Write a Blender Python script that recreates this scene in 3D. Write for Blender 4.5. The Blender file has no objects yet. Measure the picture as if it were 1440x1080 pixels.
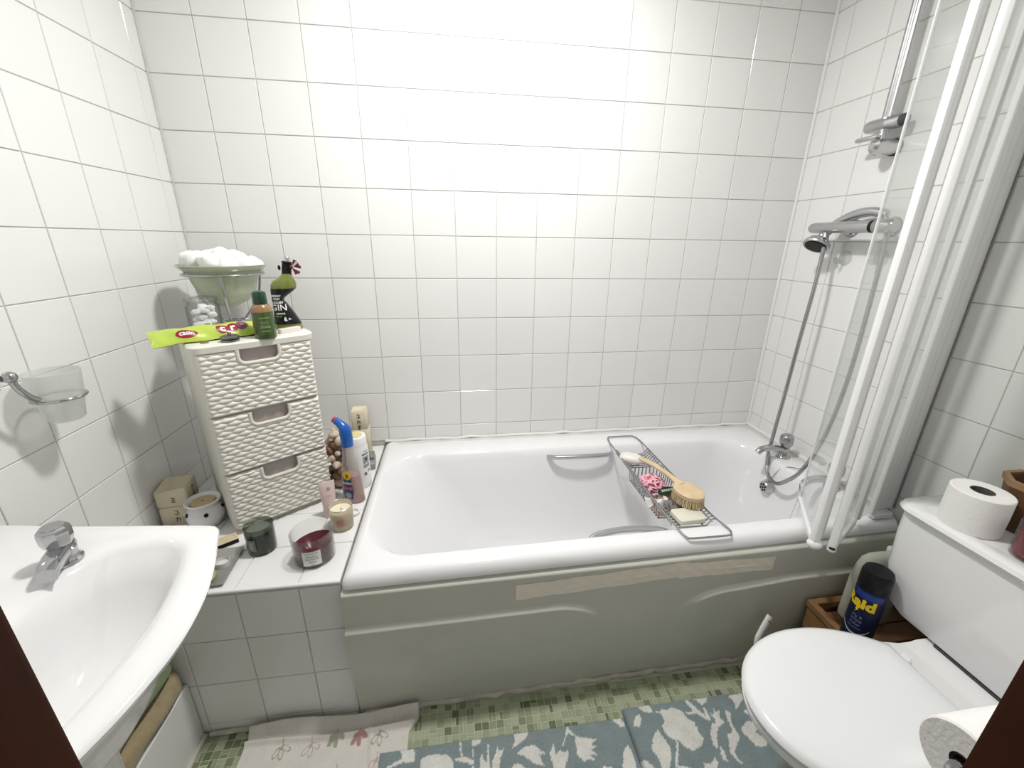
import bpy, bmesh, math, random
from math import sin, cos, pi, sqrt, atan2, radians, exp
from mathutils import Vector, Matrix
random.seed(7)
SC = bpy.context.scene
COL = SC.collection

# ------------------------------------------------------------------ camera, world, light, exposure
cam_d = bpy.data.cameras.new('camera')
cam = bpy.data.objects.new('camera', cam_d)
COL.objects.link(cam)
cam_d.sensor_fit = 'HORIZONTAL'
cam_d.sensor_width = 36.0
cam_d.lens = 36.0 * 582.71 / 1440.0
cam_d.clip_start = 0.02
CAM_RIGHT = Vector((0.99066777, -0.13561507, 0.0136354))
CAM_DOWN = Vector((-0.03160806, -0.32589922, -0.94487599))
CAM_FWD = Vector((0.13258319, 0.9356272, -0.32714438))
rot = Matrix((CAM_RIGHT, -CAM_DOWN, -CAM_FWD)).transposed()
cam.matrix_world = Matrix.Translation((0.90749, -1.64957, 1.33088)) @ rot.to_4x4()
SC.camera = cam

SC.view_settings.view_transform = 'Standard'
SC.view_settings.look = 'None'
SC.view_settings.gamma = 1.0
SC.view_settings.use_curve_mapping = False
SC.view_settings.exposure = 0.24

wd = bpy.data.worlds.new('world')
SC.world = wd
wd.use_nodes = True
bgn = wd.node_tree.nodes['Background']
bgn.inputs['Color'].default_value = (1.0, 0.97, 0.93, 1)
bgn.inputs['Strength'].default_value = 0.27

lamp_d = bpy.data.lights.new('ceiling_light', 'AREA')
lamp_d.shape = 'DISK'
lamp_d.size = 0.17
lamp_d.energy = 20.0
lamp_d.color = (1.0, 0.985, 0.965)
lamp = bpy.data.objects.new('ceiling_light', lamp_d)
lamp.location = (1.06, -0.62, 2.33)
COL.objects.link(lamp)

# ------------------------------------------------------------------ materials
MATS = {}
def mat(name, color, rough=0.5, metal=0.0, coat=0.0, bump=0.0, bscale=60.0, var=0.0, vscale=8.0, sub=0.0,
        alpha=1.0, trans=0.0, ior=1.45, spec=0.5, sheen=0.0):
    m = bpy.data.materials.new(name)
    m.use_nodes = True
    nt = m.node_tree
    b = nt.nodes['Principled BSDF']
    b.inputs['Base Color'].default_value = (*color, 1)
    b.inputs['Roughness'].default_value = rough
    b.inputs['Metallic'].default_value = metal
    b.inputs['Coat Weight'].default_value = coat
    b.inputs['Coat Roughness'].default_value = 0.05
    b.inputs['Specular IOR Level'].default_value = spec
    b.inputs['IOR'].default_value = ior
    b.inputs['Transmission Weight'].default_value = trans
    b.inputs['Sheen Weight'].default_value = sheen
    b.inputs['Alpha'].default_value = alpha
    if sub:
        b.inputs['Subsurface Weight'].default_value = sub
        b.inputs['Subsurface Radius'].default_value = (0.01, 0.008, 0.006)
    if bump or var:
        tc = nt.nodes.new('ShaderNodeTexCoord')
        if var:
            n = nt.nodes.new('ShaderNodeTexNoise')
            n.inputs['Scale'].default_value = vscale
            n.inputs['Detail'].default_value = 5
            nt.links.new(tc.outputs['Object'], n.inputs['Vector'])
            mx = nt.nodes.new('ShaderNodeMix'); mx.data_type = 'RGBA'
            mx.inputs['A'].default_value = (*[max(0, c * (1 - var)) for c in color], 1)
            mx.inputs['B'].default_value = (*[min(1, c * (1 + var)) for c in color], 1)
            nt.links.new(n.outputs['Fac'], mx.inputs['Factor'])
            nt.links.new(mx.outputs['Result'], b.inputs['Base Color'])
        if bump:
            n2 = nt.nodes.new('ShaderNodeTexNoise')
            n2.inputs['Scale'].default_value = bscale
            n2.inputs['Detail'].default_value = 4
            nt.links.new(tc.outputs['Object'], n2.inputs['Vector'])
            bp = nt.nodes.new('ShaderNodeBump')
            bp.inputs['Strength'].default_value = bump
            bp.inputs['Distance'].default_value = 0.002
            nt.links.new(n2.outputs['Fac'], bp.inputs['Height'])
            nt.links.new(bp.outputs['Normal'], b.inputs['Normal'])
    MATS[name] = m
    return m

def pane_mat(name, tint, refl=1.0, rough=0.0, haze=0.0, hazecol=(0.8, 0.8, 0.8), edge=0.9):
    """thin glass: see-through with a Fresnel reflection and optional frosted haze"""
    m = bpy.data.materials.new(name); m.use_nodes = True
    nt = m.node_tree; nt.nodes.clear()
    out = nt.nodes.new('ShaderNodeOutputMaterial')
    tr = nt.nodes.new('ShaderNodeBsdfTransparent')
    gl = nt.nodes.new('ShaderNodeBsdfGlossy'); gl.inputs['Roughness'].default_value = rough
    gl.inputs['Color'].default_value = (refl, refl, refl, 1)
    lw = nt.nodes.new('ShaderNodeLayerWeight'); lw.inputs['Blend'].default_value = 0.5
    pw = nt.nodes.new('ShaderNodeMath'); pw.operation = 'POWER'; pw.inputs[1].default_value = 5.0
    nt.links.new(lw.outputs['Facing'], pw.inputs[0])
    fr = nt.nodes.new('ShaderNodeMath'); fr.operation = 'MULTIPLY_ADD'; fr.inputs[1].default_value = 0.75; fr.inputs[2].default_value = 0.035
    nt.links.new(pw.outputs[0], fr.inputs[0])
    p3 = nt.nodes.new('ShaderNodeMath'); p3.operation = 'POWER'; p3.inputs[1].default_value = 3.0
    nt.links.new(lw.outputs['Facing'], p3.inputs[0])
    cm = nt.nodes.new('ShaderNodeMix'); cm.data_type = 'RGBA'
    cm.inputs['A'].default_value = (*tint, 1); cm.inputs['B'].default_value = (*[t * edge for t in tint], 1)
    nt.links.new(p3.outputs[0], cm.inputs['Factor']); nt.links.new(cm.outputs['Result'], tr.inputs['Color'])
    mx = nt.nodes.new('ShaderNodeMixShader')
    nt.links.new(fr.outputs[0], mx.inputs[0])
    if haze:
        df = nt.nodes.new('ShaderNodeBsdfDiffuse'); df.inputs['Color'].default_value = (*hazecol, 1)
        tl = nt.nodes.new('ShaderNodeBsdfTranslucent'); tl.inputs['Color'].default_value = (*hazecol, 1)
        a = nt.nodes.new('ShaderNodeMixShader'); a.inputs[0].default_value = 0.5
        nt.links.new(df.outputs[0], a.inputs[1]); nt.links.new(tl.outputs[0], a.inputs[2])
        h = nt.nodes.new('ShaderNodeMixShader'); h.inputs[0].default_value = haze
        nt.links.new(tr.outputs[0], h.inputs[1]); nt.links.new(a.outputs[0], h.inputs[2])
        nt.links.new(h.outputs[0], mx.inputs[1])
    else:
        nt.links.new(tr.outputs[0], mx.inputs[1])
    nt.links.new(gl.outputs[0], mx.inputs[2])
    nt.links.new(mx.outputs[0], out.inputs['Surface'])
    MATS[name] = m
    return m

def attr_mat(name, rough=0.9, bump=0.3, bscale=400.0, sheen=0.2, dist=0.003):
    m = mat(name, (0.5, 0.5, 0.5), rough=rough, sheen=sheen, bump=bump, bscale=bscale)
    nt = m.node_tree
    a = nt.nodes.new('ShaderNodeAttribute'); a.attribute_name = 'dye'
    nt.links.new(a.outputs['Color'], nt.nodes['Principled BSDF'].inputs['Base Color'])
    for n in nt.nodes:
        if n.type == 'BUMP': n.inputs['Distance'].default_value = dist
    return m

def object_tint(m, amount=0.03):
    """small brightness differences from piece to piece"""
    nt = m.node_tree; b = nt.nodes['Principled BSDF']
    oi = nt.nodes.new('ShaderNodeObjectInfo')
    mr = nt.nodes.new('ShaderNodeMapRange')
    mr.inputs['To Min'].default_value = 1 - amount; mr.inputs['To Max'].default_value = 1 + amount
    nt.links.new(oi.outputs['Random'], mr.inputs['Value'])
    hs = nt.nodes.new('ShaderNodeHueSaturation')
    hs.inputs['Color'].default_value = b.inputs['Base Color'].default_value
    nt.links.new(mr.outputs['Result'], hs.inputs['Value'])
    nt.links.new(hs.outputs['Color'], b.inputs['Base Color'])

TILE = mat('white_glazed_tile', (0.80, 0.80, 0.785), rough=0.14, spec=0.5, bump=0.05, bscale=25); object_tint(TILE, 0.015)
LEDGE_TILE = mat('white_ledge_tile', (0.82, 0.82, 0.81), rough=0.2)
GROUT = mat('grey_grout', (0.60, 0.59, 0.56), rough=0.9, var=0.25, vscale=14)
PAINT = mat('white_paint', (0.80, 0.80, 0.78), rough=0.7, bump=0.1, bscale=120)
CAULK = mat('sealant', (0.80, 0.79, 0.75), rough=0.55, var=0.12, vscale=20, bump=0.4, bscale=80)
DIRTY_CAULK = mat('dirty_sealant', (0.54, 0.52, 0.45), rough=0.8, var=0.45, vscale=24, bump=0.6, bscale=70)
ENAMEL = mat('white_enamel', (0.83, 0.83, 0.84), rough=0.10, coat=0.3)
CERAMIC = mat('white_ceramic', (0.82, 0.82, 0.82), rough=0.08, coat=0.4)
SEATPL = mat('white_seat_plastic', (0.82, 0.83, 0.84), rough=0.18)
PANEL = mat('offwhite_panel', (0.60, 0.595, 0.53), rough=0.22, var=0.05, vscale=3)
UPVC = mat('white_frame_plastic', (0.83, 0.83, 0.83), rough=0.25)
CHROME = mat('chrome', (0.46, 0.46, 0.475), rough=0.10, metal=1.0)
SATIN = mat('satin_chrome', (0.55, 0.55, 0.56), rough=0.28, metal=1.0)
DULL = mat('dull_chrome', (0.42, 0.42, 0.43), rough=0.22, metal=1.0)
BLACKP = mat('black_plastic', (0.006, 0.006, 0.007), rough=0.4, spec=.25)
DARKHOLE = mat('dark_hole', (0.01, 0.01, 0.01), rough=0.9)
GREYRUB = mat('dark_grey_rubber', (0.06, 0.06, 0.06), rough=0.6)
GREYPL = mat('grey_plastic', (0.30, 0.30, 0.30), rough=0.4)
WHITEPL = mat('white_plastic', (0.82, 0.82, 0.80), rough=0.3)
CREAMPL = mat('cream_wicker_plastic', (0.74, 0.72, 0.65), rough=0.42)
RECESS_SHADE = mat('painted_recess_shade', (0.42, 0.375, 0.355), rough=0.5)  # mauve-grey paints in the shadow inside the drawer notches
JAMB = mat('dark_brown_varnished_wood', (0.036, 0.009, 0.003), rough=0.6, spec=.15, var=0.4, vscale=22)
CEIL = mat('ceiling_paint', (0.85, 0.85, 0.83), rough=0.8)
PANE = pane_mat('screen_glass', (0.965, 0.98, 0.972))
CLEAR = pane_mat('clear_glass', (0.95, 0.955, 0.955), edge=.35)
CLEARPL = pane_mat('clear_plastic', (0.86, 0.88, 0.87), haze=0.12, edge=.6)
FROST = pane_mat('frosted_glass', (0.92, 0.93, 0.92), rough=0.3, haze=0.34, hazecol=(0.90, 0.91, 0.89))
FROSTW = pane_mat('warm_frosted_glass', (0.93, 0.90, 0.84), rough=0.3, haze=0.62, hazecol=(0.82, 0.75, 0.60))
TISSUE = mat('tissue_paper', (0.82, 0.80, 0.79), rough=0.95, bump=0.5, bscale=180)
CARD = mat('grey_card_tube', (0.10, 0.085, 0.08), rough=0.9)
WOODBOX = mat('box_wood', (0.24, 0.125, 0.05), rough=0.55, var=0.3, vscale=30)
DARKWOOD = mat('dark_wood', (0.13, 0.065, 0.025), rough=0.6, var=0.4, vscale=25)
LIGHTWOOD = mat('pale_brush_wood', (0.66, 0.51, 0.32), rough=0.45, var=0.22, vscale=40)
BRISTLE = mat('natural_bristle', (0.62, 0.50, 0.30), rough=0.8, var=0.3, vscale=200)
TAPE = mat('beige_parcel_tape', (0.88, 0.81, 0.70), rough=0.30, var=0.08, vscale=20, bump=0.5, bscale=50)

# ------------------------------------------------------------------ geometry helpers
class G:
    def __init__(s): s.v = []; s.f = []; s.m = []
    def add(s, vs, fs, mi=0, M=None):
        o = len(s.v)
        for p in vs:
            p = Vector(p)
            s.v.append(tuple(M @ p) if M else tuple(p))
        for f in fs:
            s.f.append(tuple(o + i for i in f)); s.m.append(mi)
        return s
    def box(s, c, d, mi=0, M=None, bev=0.0):
        x, y, z = c; a, b, h = d[0] / 2, d[1] / 2, d[2] / 2
        if bev:
            rings = []
            for zz, ins in ((-h, bev), (-h + bev, 0), (h - bev, 0), (h, bev)):
                rings.append(rrect(x - a + ins, x + a - ins, y - b + ins, y + b - ins, max(bev, bev * 1.5 - ins * .5), z + zz, 2))
            return s.loft(rings, True, True, mi, M)
        vs = [(x + i * a, y + j * b, z + k * h) for k in (-1, 1) for j in (-1, 1) for i in (-1, 1)]
        return s.add(vs, [(0, 2, 3, 1), (4, 5, 7, 6), (0, 1, 5, 4), (2, 6, 7, 3), (0, 4, 6, 2), (1, 3, 7, 5)], mi, M)
    def loft(s, rings, cs=False, ce=False, mi=0, M=None, closed=True):
        n = len(rings[0]); vs = [p for r in rings for p in r]; fs = []
        for k in range(len(rings) - 1):
            for i in range(n if closed else n - 1):
                j = (i + 1) % n
                fs.append((k * n + i, k * n + j, (k + 1) * n + j, (k + 1) * n + i))
        if cs: fs.append(tuple(range(n - 1, -1, -1)))
        if ce: fs.append(tuple((len(rings) - 1) * n + i for i in range(n)))
        return s.add(vs, fs, mi, M)
    def lathe(s, prof, n=32, mi=0, M=None, cs=True, ce=True):
        rings = [[(r * cos(2 * pi * i / n), r * sin(2 * pi * i / n), z) for i in range(n)] for r, z in prof]
        return s.loft(rings, cs and prof[0][0] > 1e-6, ce and prof[-1][0] > 1e-6, mi, M)
    def cyl(s, p0, p1, r0, r1=None, n=20, mi=0, caps=True, bev=0.0):
        r1 = r0 if r1 is None else r1
        p0 = Vector(p0); p1 = Vector(p1); L = (p1 - p0).length
        M = Matrix.Translation(p0) @ (p1 - p0).to_track_quat('Z', 'Y').to_matrix().to_4x4()
        if bev: prof = [(r0 - bev, 0), (r0, bev), (r1, L - bev), (r1 - bev, L)]
        else: prof = [(r0, 0), (r1, L)]
        return s.lathe(prof, n, mi, M, caps, caps)
    def tube(s, path, r, n=10, mi=0, closed=False, caps=True):
        P = [Vector(p) for p in path]; m = len(P); rings = []
        rr = r if isinstance(r, (list, tuple)) else [r] * m
        T = []
        for i in range(m):
            a = P[(i - 1) % m] if (closed or i > 0) else P[i]
            b = P[(i + 1) % m] if (closed or i < m - 1) else P[i]
            t = (b - a); T.append(t.normalized() if t.length > 1e-9 else Vector((0, 0, 1)))
        up = Vector((0, 0, 1)) if abs(T[0].z) < 0.9 else Vector((1, 0, 0))
        nrm = (up - T[0] * up.dot(T[0])).normalized()
        for i in range(m):
            nrm = nrm - T[i] * nrm.dot(T[i])
            nrm = nrm.normalized() if nrm.length > 1e-6 else T[i].orthogonal().normalized()
            bi = T[i].cross(nrm)
            rings.append([tuple(P[i] + (nrm * cos(2 * pi * k / n) + bi * sin(2 * pi * k / n)) * rr[i]) for k in range(n)])
        if closed:
            rings.append(rings[0])
        return s.loft(rings, caps and not closed, caps and not closed, mi)
    def sphere(s, c, r, n=16, m=10, mi=0, M=None):
        r = r if isinstance(r, (list, tuple)) else (r, r, r)
        rings = []
        for k in range(1, m):
            a = pi * k / m
            rings.append([(c[0] + r[0] * sin(a) * cos(2 * pi * i / n), c[1] + r[1] * sin(a) * sin(2 * pi * i / n), c[2] - r[2] * cos(a)) for i in range(n)])
        return s.loft(rings, True, True, mi, M)
    def grid(s, fn, nu, nv, mi=0, skip=None, M=None):
        vs = [fn(i / nu, j / nv) for j in range(nv + 1) for i in range(nu + 1)]
        fs = []
        for j in range(nv):
            for i in range(nu):
                if skip and skip((i + .5) / nu, (j + .5) / nv): continue
                a = j * (nu + 1) + i
                fs.append((a, a + 1, a + nu + 2, a + nu + 1))
        return s.add(vs, fs, mi, M)
    def prism(s, poly, z0, z1, mi=0, M=None):
        return s.loft([[(x, y, z0) for x, y in poly], [(x, y, z1) for x, y in poly]], True, True, mi, M)

def rrect(x0, x1, y0, y1, r, z, k=6):
    out = []
    r = min(r, (x1 - x0) / 2 - 1e-5, (y1 - y0) / 2 - 1e-5)
    for cx, cy, a0 in ((x1 - r, y1 - r, 0), (x0 + r, y1 - r, 90), (x0 + r, y0 + r, 180), (x1 - r, y0 + r, 270)):
        for i in range(k + 1):
            a = radians(a0 + 90 * i / k)
            out.append((cx + r * cos(a), cy + r * sin(a), z))
    return out

def smooth_path(pts, per=8, closed=False):
    P = [Vector(p) for p in pts]; n = len(P); out = []
    rng = range(n) if closed else range(n - 1)
    for i in rng:
        if closed: a, b, c, d = P[(i - 1) % n], P[i], P[(i + 1) % n], P[(i + 2) % n]
        else: a, b, c, d = P[max(i - 1, 0)], P[i], P[i + 1], P[min(i + 2, n - 1)]
        for k in range(per):
            t = k / per
            out.append(0.5 * ((2 * b) + (c - a) * t + (2 * a - 5 * b + 4 * c - d) * t * t + (3 * b - a - 3 * c + d) * t ** 3))
    if not closed: out.append(P[-1])
    return out

def mesh(name, g, mats, smooth=True, angle=38, fix=True):
    me = bpy.data.meshes.new(name)
    me.from_pydata(g.v, [], g.f)
    mats = mats if isinstance(mats, (list, tuple)) else [mats]
    for m in mats: me.materials.append(m)
    if len(mats) > 1: me.polygons.foreach_set('material_index', g.m)
    if fix:
        bm = bmesh.new(); bm.from_mesh(me)
        bmesh.ops.remove_doubles(bm, verts=bm.verts, dist=1e-6)
        bmesh.ops.recalc_face_normals(bm, faces=bm.faces)
        bm.to_mesh(me); bm.free()
    if smooth:
        me.polygons.foreach_set('use_smooth', [True] * len(me.polygons))
        me.set_sharp_from_angle(angle=radians(angle))
    me.update()
    return me

def obj(name, g, mats, parent=None, loc=(0, 0, 0), rotz=0.0, smooth=True, angle=38, label=None, fix=True, kind=None):
    me = g if isinstance(g, bpy.types.Mesh) else mesh(name, g, mats, smooth, angle, fix)
    o = bpy.data.objects.new(name, me)
    COL.objects.link(o)
    o.location = loc; o.rotation_euler = (0, 0, rotz)
    if parent: o.parent = parent
    if label: o['label'] = label
    if kind: o['kind'] = kind
    return o

def thing(name, label, cat, loc=(0, 0, 0), rotz=0.0, group=None):
    o = bpy.data.objects.new(name, None); COL.objects.link(o)
    o.location = loc; o.rotation_euler = (0, 0, rotz)
    o['label'] = label; o['category'] = cat
    o.empty_display_size = 0.05
    if group: o['group'] = group
    return o

def tag(o, label, cat, group=None):
    o['label'] = label; o['category'] = cat
    if group: o['group'] = group
    return o

def struct(o): o['kind'] = 'structure'; return o

def lettering(text, size, fn, mats, parent, align='CENTER', label=None, name='lettering', bold=0.0, spacing=1.0):
    """text turned into a thin mesh laid on a surface by fn(x, y) -> local point"""
    cu = bpy.data.curves.new('lettering', 'FONT')
    cu.body = text; cu.size = size; cu.align_x = align; cu.align_y = 'CENTER'; cu.resolution_u = 2
    cu.offset = bold; cu.space_character = spacing
    to = bpy.data.objects.new('lettering_source', cu)
    COL.objects.link(to)
    dg = bpy.context.evaluated_depsgraph_get()
    me = bpy.data.meshes.new_from_object(to.evaluated_get(dg))
    bpy.data.objects.remove(to); bpy.data.curves.remove(cu)
    bm = bmesh.new(); bm.from_mesh(me)
    bmesh.ops.subdivide_edges(bm, edges=[e for e in bm.edges if e.calc_length() > size * .25], cuts=1)
    bmesh.ops.triangulate(bm, faces=bm.faces)
    for v in bm.verts: v.co = Vector(fn(v.co.x, v.co.y))
    bm.to_mesh(me); bm.free()
    me.materials.clear(); me.materials.append(mats)
    o = bpy.data.objects.new(name, me); COL.objects.link(o); o.parent = parent
    if label: o['label'] = label
    return o

def on_cyl(R, a0, z0, lean=0.0, off=0.0006):
    """maps flat (x, y) onto an upright cylinder of radius R, facing direction a0"""
    def fn(x, y):
        a = a0 + x / R
        return ((R + off) * cos(a), (R + off) * sin(a), z0 + y)
    return fn

def cyl_patch(g, R, a0, half, z0, z1, off=0.0004, n=10, mi=0):
    g.grid(lambda u, v: ((R + off) * cos(a0 - half + 2 * half * u), (R + off) * sin(a0 - half + 2 * half * u), z0 + (z1 - z0) * v), n, 2, mi)
    return g

def wobj(name, g, mats, parent, **k):
    """part built in room coordinates, stored relative to its thing"""
    o = obj(name, g, mats, parent, **k)
    off = Vector((0, 0, 0)); p = parent
    while p: off += p.location; p = p.parent
    o.data.transform(Matrix.Translation(-off))
    return o

# ------------------------------------------------------------------ room shell
S = 0.153                       # tile pitch
XR = 2.2895                     # right wall
YF = -1.485                     # front wall with the doorway
ZC = 2.40                       # ceiling
Z0 = 1.955                      # height of the reference joint
RIM = 0.515                     # top of the bath
LEDGE = 0.497
GAP = 0.0024
_tile_cache = {}
def tile_mesh(w, h, m, t=0.0026, bev=0.0012):
    key = (round(w, 4), round(h, 4), m.name, round(t, 4))
    if key not in _tile_cache:
        g = G(); a, b = w / 2, h / 2
        rings = [[(-a, 0, -b), (a, 0, -b), (a, 0, b), (-a, 0, b)],
                 [(-a, -t + bev, -b), (a, -t + bev, -b), (a, -t + bev, b), (-a, -t + bev, b)],
                 [(-a + bev, -t, -b + bev), (a - bev, -t, -b + bev), (a - bev, -t, b - bev), (-a + bev, -t, b - bev)]]
        g.loft(rings, False, True)
        _tile_cache[key] = mesh('tile', g, m, smooth=False)
    return _tile_cache[key]

def cuts(lo, hi, first, pitch):
    """joint positions between lo and hi given one joint"""
    k = math.ceil((lo - first) / pitch)
    j = [lo]; x = first + k * pitch
    while x < hi - 0.004:
        if x > lo + 0.004: j.append(x)
        x += pitch
    return j + [hi]

def tile_field(parent, us, vs, place, m=TILE, skip=None, wob=0.0022):
    for a, b in zip(us[:-1], us[1:]):
        for c, d in zip(vs[:-1], vs[1:]):
            uc, vc = (a + b) / 2, (c + d) / 2
            if skip and skip(uc, vc): continue
            o = bpy.data.objects.new('tile', tile_mesh(b - a - GAP, d - c - GAP, m))
            COL.objects.link(o); o.parent = parent
            o.location, (rx, rz) = place(uc, vc)
            o.rotation_euler = (rx + random.uniform(-wob, wob), random.uniform(-wob, wob) * .3, rz + random.uniform(-wob, wob))

zrows = cuts(0.0, ZC, Z0, S)
zrows_bath = [RIM + .001] + [z for z in zrows if z > RIM + .02]
g = G().box((XR / 2, 0.0526, ZC / 2), (XR + 0.2, 0.1, ZC))
wall_back = struct(obj('wall_back', g, GROUT))
tile_field(wall_back, cuts(0, XR, 0.0033, S), zrows_bath, lambda u, v: ((u, 0.0026, v), (0, 0)))
g = G().box((-0.0526, YF / 2, ZC / 2), (0.1, -YF + .2, ZC))
wall_left = struct(obj('wall_left', g, GROUT))
tile_field(wall_left, cuts(YF, 0, -0.36 * S, S), [0.0] + zrows[1:], lambda u, v: ((-0.0026, u, v), (0, pi / 2)),
           skip=lambda u, v: v < .44 and u > -.72)
g = G().box((XR + .0526, YF / 2, ZC / 2), (0.1, -YF + .2, ZC))
wall_right = struct(obj('wall_right', g, GROUT))
tile_field(wall_right, cuts(YF, 0, -0.481 * S, S), [0.0] + zrows[1:], lambda u, v: ((XR + .0026, u, v), (0, -pi / 2)),
           skip=lambda u, v: v < .44 and u > -.68)
DX0, DX1 = 0.707, 1.316
g = G()
g.box(((DX0 - .02 - .1) / 2, YF - .06, ZC / 2), (DX0 - .02 + .1, .12, ZC))
g.box(((DX1 + .02 + XR + .1) / 2, YF - .06, ZC / 2), (XR + .1 - DX1 - .02, .12, ZC))
g.box(((DX0 + DX1) / 2, YF - .06, (2.06 + ZC) / 2), (DX1 - DX0 + .04, .12, ZC - 2.06))
struct(obj('wall_front', g, PAINT))
g = G()
g.box((XR / 2, YF / 2, ZC + .05), (XR + .2, -YF + .5, .1))
struct(obj('ceiling', g, CEIL))
# doorway lining of dark varnished wood
door = bpy.data.objects.new('door_1', None); COL.objects.link(door); door['kind'] = 'structure'
for x, sg in ((DX0, -1), (DX1, 1)):
    g = G().box((x + sg * .0125, YF - .062, 1.03), (.025, .136, 2.06), bev=.003)
    obj('jamb', g, JAMB, door)
    g = G().box((x + sg * (.025 + .024), YF + .0085, 1.03), (.046, .015, 2.06), bev=.003)
    obj('architrave', g, JAMB, door)
g = G().box(((DX0 + DX1) / 2, YF - .062, 2.075), (DX1 - DX0 + .05, .136, .03), bev=.003)
obj('head', g, JAMB, door)

# floor : vinyl with a mosaic of small squares and half squares
VINYL = mat('vinyl_joint', (0.52, 0.54, 0.42), rough=0.45, var=0.1, vscale=12)
g = G().box((XR / 2, (YF - .3) / 2, -.0512), (XR + .2, -YF + .7, .1))
floor = struct(obj('floor', g, VINYL))
SAGE = []
for i, c in enumerate([(0.385, 0.425, 0.275), (0.35, 0.395, 0.245), (0.27, 0.315, 0.17), (0.205, 0.245, 0.125), (0.135, 0.165, 0.08), (0.31, 0.36, 0.21)]):
    SAGE.append(mat('sage_mosaic_%d' % i, tuple(.86 * q + .14 * sum(c) / 3 for q in c), rough=0.42, var=0.16, vscale=55))
MP = 0.0215
_mos = {}
def mosaic_mesh(w, h, mi):
    k = (w, h, mi)
    if k not in _mos:
        a, b, t, e = w / 2, h / 2, .0012, .0006
        _mos[k] = mesh('mosaic_tile', G().loft([[(-a, -b, 0), (a, -b, 0), (a, b, 0), (-a, b, 0)],
                      [(-a + e, -b + e, t), (a - e, -b + e, t), (a - e, b - e, t), (-a + e, b - e, t)]], False, True), SAGE[mi], smooth=False)
    return _mos[k]
rest = G(); singles = []
rm = random.Random(3)
for j in range(int((-.757 + 1.48) / MP)):
    y = -.762 - (j + .5) * MP
    for i in range(int(2.1 / MP)):
        x = .175 + (i + .5) * MP
        mode = rm.random()
        parts = [(0, 0, 1, 1)] if mode < .70 else ([(-.25, 0, .5, 1), (.25, 0, .5, 1)] if mode < .92 else [(0, -.25, 1, .5), (0, .25, 1, .5)])
        for px, py, w, h in parts:
            mi = rm.choices(range(6), weights=(26, 26, 20, 13, 7, 16))[0]
            seen = ((.745 < x < 1.80 and y > -.885) or (.18 < x < .31 and y > -.80))
            singles.append((x + px * MP, y + py * MP, w * MP - .0016, h * MP - .0016, mi, seen))
singles.sort(key=lambda q: (not q[5], q[1]))
for n, (x, y, w, h, mi, seen) in enumerate(singles):
    if n < 300 and seen:
        o = bpy.data.objects.new('mosaic_tile', mosaic_mesh(round(w, 4), round(h, 4), mi)); COL.objects.link(o)
        o.parent = floor; o.location = (x, y, -.0012)
    else:
        a, b, t, e = w / 2, h / 2, .0012, .0006
        rest.loft([[(x - a, y - b, -.0012), (x + a, y - b, -.0012), (x + a, y + b, -.0012), (x - a, y + b, -.0012)],
                   [(x - a + e, y - b + e, t - .0012), (x + a - e, y - b + e, t - .0012), (x + a - e, y + b - e, t - .0012), (x - a + e, y + b - e, t - .0012)]], False, True, mi)
obj('mosaic_tiles', rest, SAGE, floor, smooth=False, kind='stuff', fix=False)

# sealant beads and corner strips
g = G()
g.tube([(x, -.006 - .002 * sin(x * 31), RIM + .003 + .002 * sin(x * 47)) for x in [.6 + i * .06 for i in range(29)]], .006, 8)
struct(obj('trim_1', g, CAULK))
g = G().tube([(XR - .006, -.006 - i * .04, RIM + .003) for i in range(18)], .008, 8)
struct(obj('trim_2', g, CAULK))
g = G().cyl((XR - .004, -.004, RIM), (XR - .004, -.004, ZC), .006, n=8)
struct(obj('trim_3', g, UPVC))
g = G().cyl((.002, -.002, LEDGE), (.002, -.002, ZC), .004, n=8)
struct(obj('trim_4', g, GROUT))

# ------------------------------------------------------------------ tiled ledge at the head of the bath
L0 = (0.30, -0.38, 0)
ledge = thing('tiled_ledge', 'white tiled boxed-in ledge between the left wall and the bathtub', 'ledge', L0)
g = G().box((.297, -.3775, (LEDGE - .0026) / 2), (.594, .750, LEDGE - .0026))
wobj('core', g, GROUT, ledge)
tile_field(ledge, [-.30 + .002, .188 - .30, .34 - .30, .49 - .30, .594 - .30], [0.0, .03, .183, .335, .482],
           lambda u, v: ((u, -.7526 + .38, v), (0, 0)))
tile_field(ledge, [-.30 + .002, .038 - .30, .188 - .30, .34 - .30, .49 - .30, .594 - .30], [-.757, -.607, -.455, -.303, -.151, -.003],
           lambda u, v: ((u, v + .38, LEDGE - .0026), (-pi / 2, 0)), m=LEDGE_TILE, wob=.0008)
g = G().cyl((.002, -.7535, LEDGE - .0045), (.594, -.7535, LEDGE - .0045), .0055, n=10)
wobj('edge_trim', g, UPVC, ledge, label='rounded white plastic edge strip')
g = G()
g.tube([(.19 + i * .04, -.762 - .002 * sin(i * 2.3), .004 + .002 * sin(i * 1.7)) for i in range(11)], .007, 8)
wobj('sealant_bead', g, DIRTY_CAULK, ledge, label='grubby bead of sealant along the floor')

# pipe boxing low along the left wall
pb = thing('pipe_boxing', 'low white boxed-in panel along left wall behind the basin pedestal', 'boxing', (.085, -.90, 0))
wobj('front_panel', G().box((.165, -.899, .10), (.012, .282, .20), bev=.002), PAINT, pb)
wobj('top_panel', G().box((.079, -.899, .2015), (.156, .282, .003)), PAINT, pb)
wobj('sealant_bead', G().tube([(.176, -.765 - i * .05, .004 + .002 * sin(i * 2)) for i in range(6)], .007, 8), DIRTY_CAULK, pb)

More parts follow.
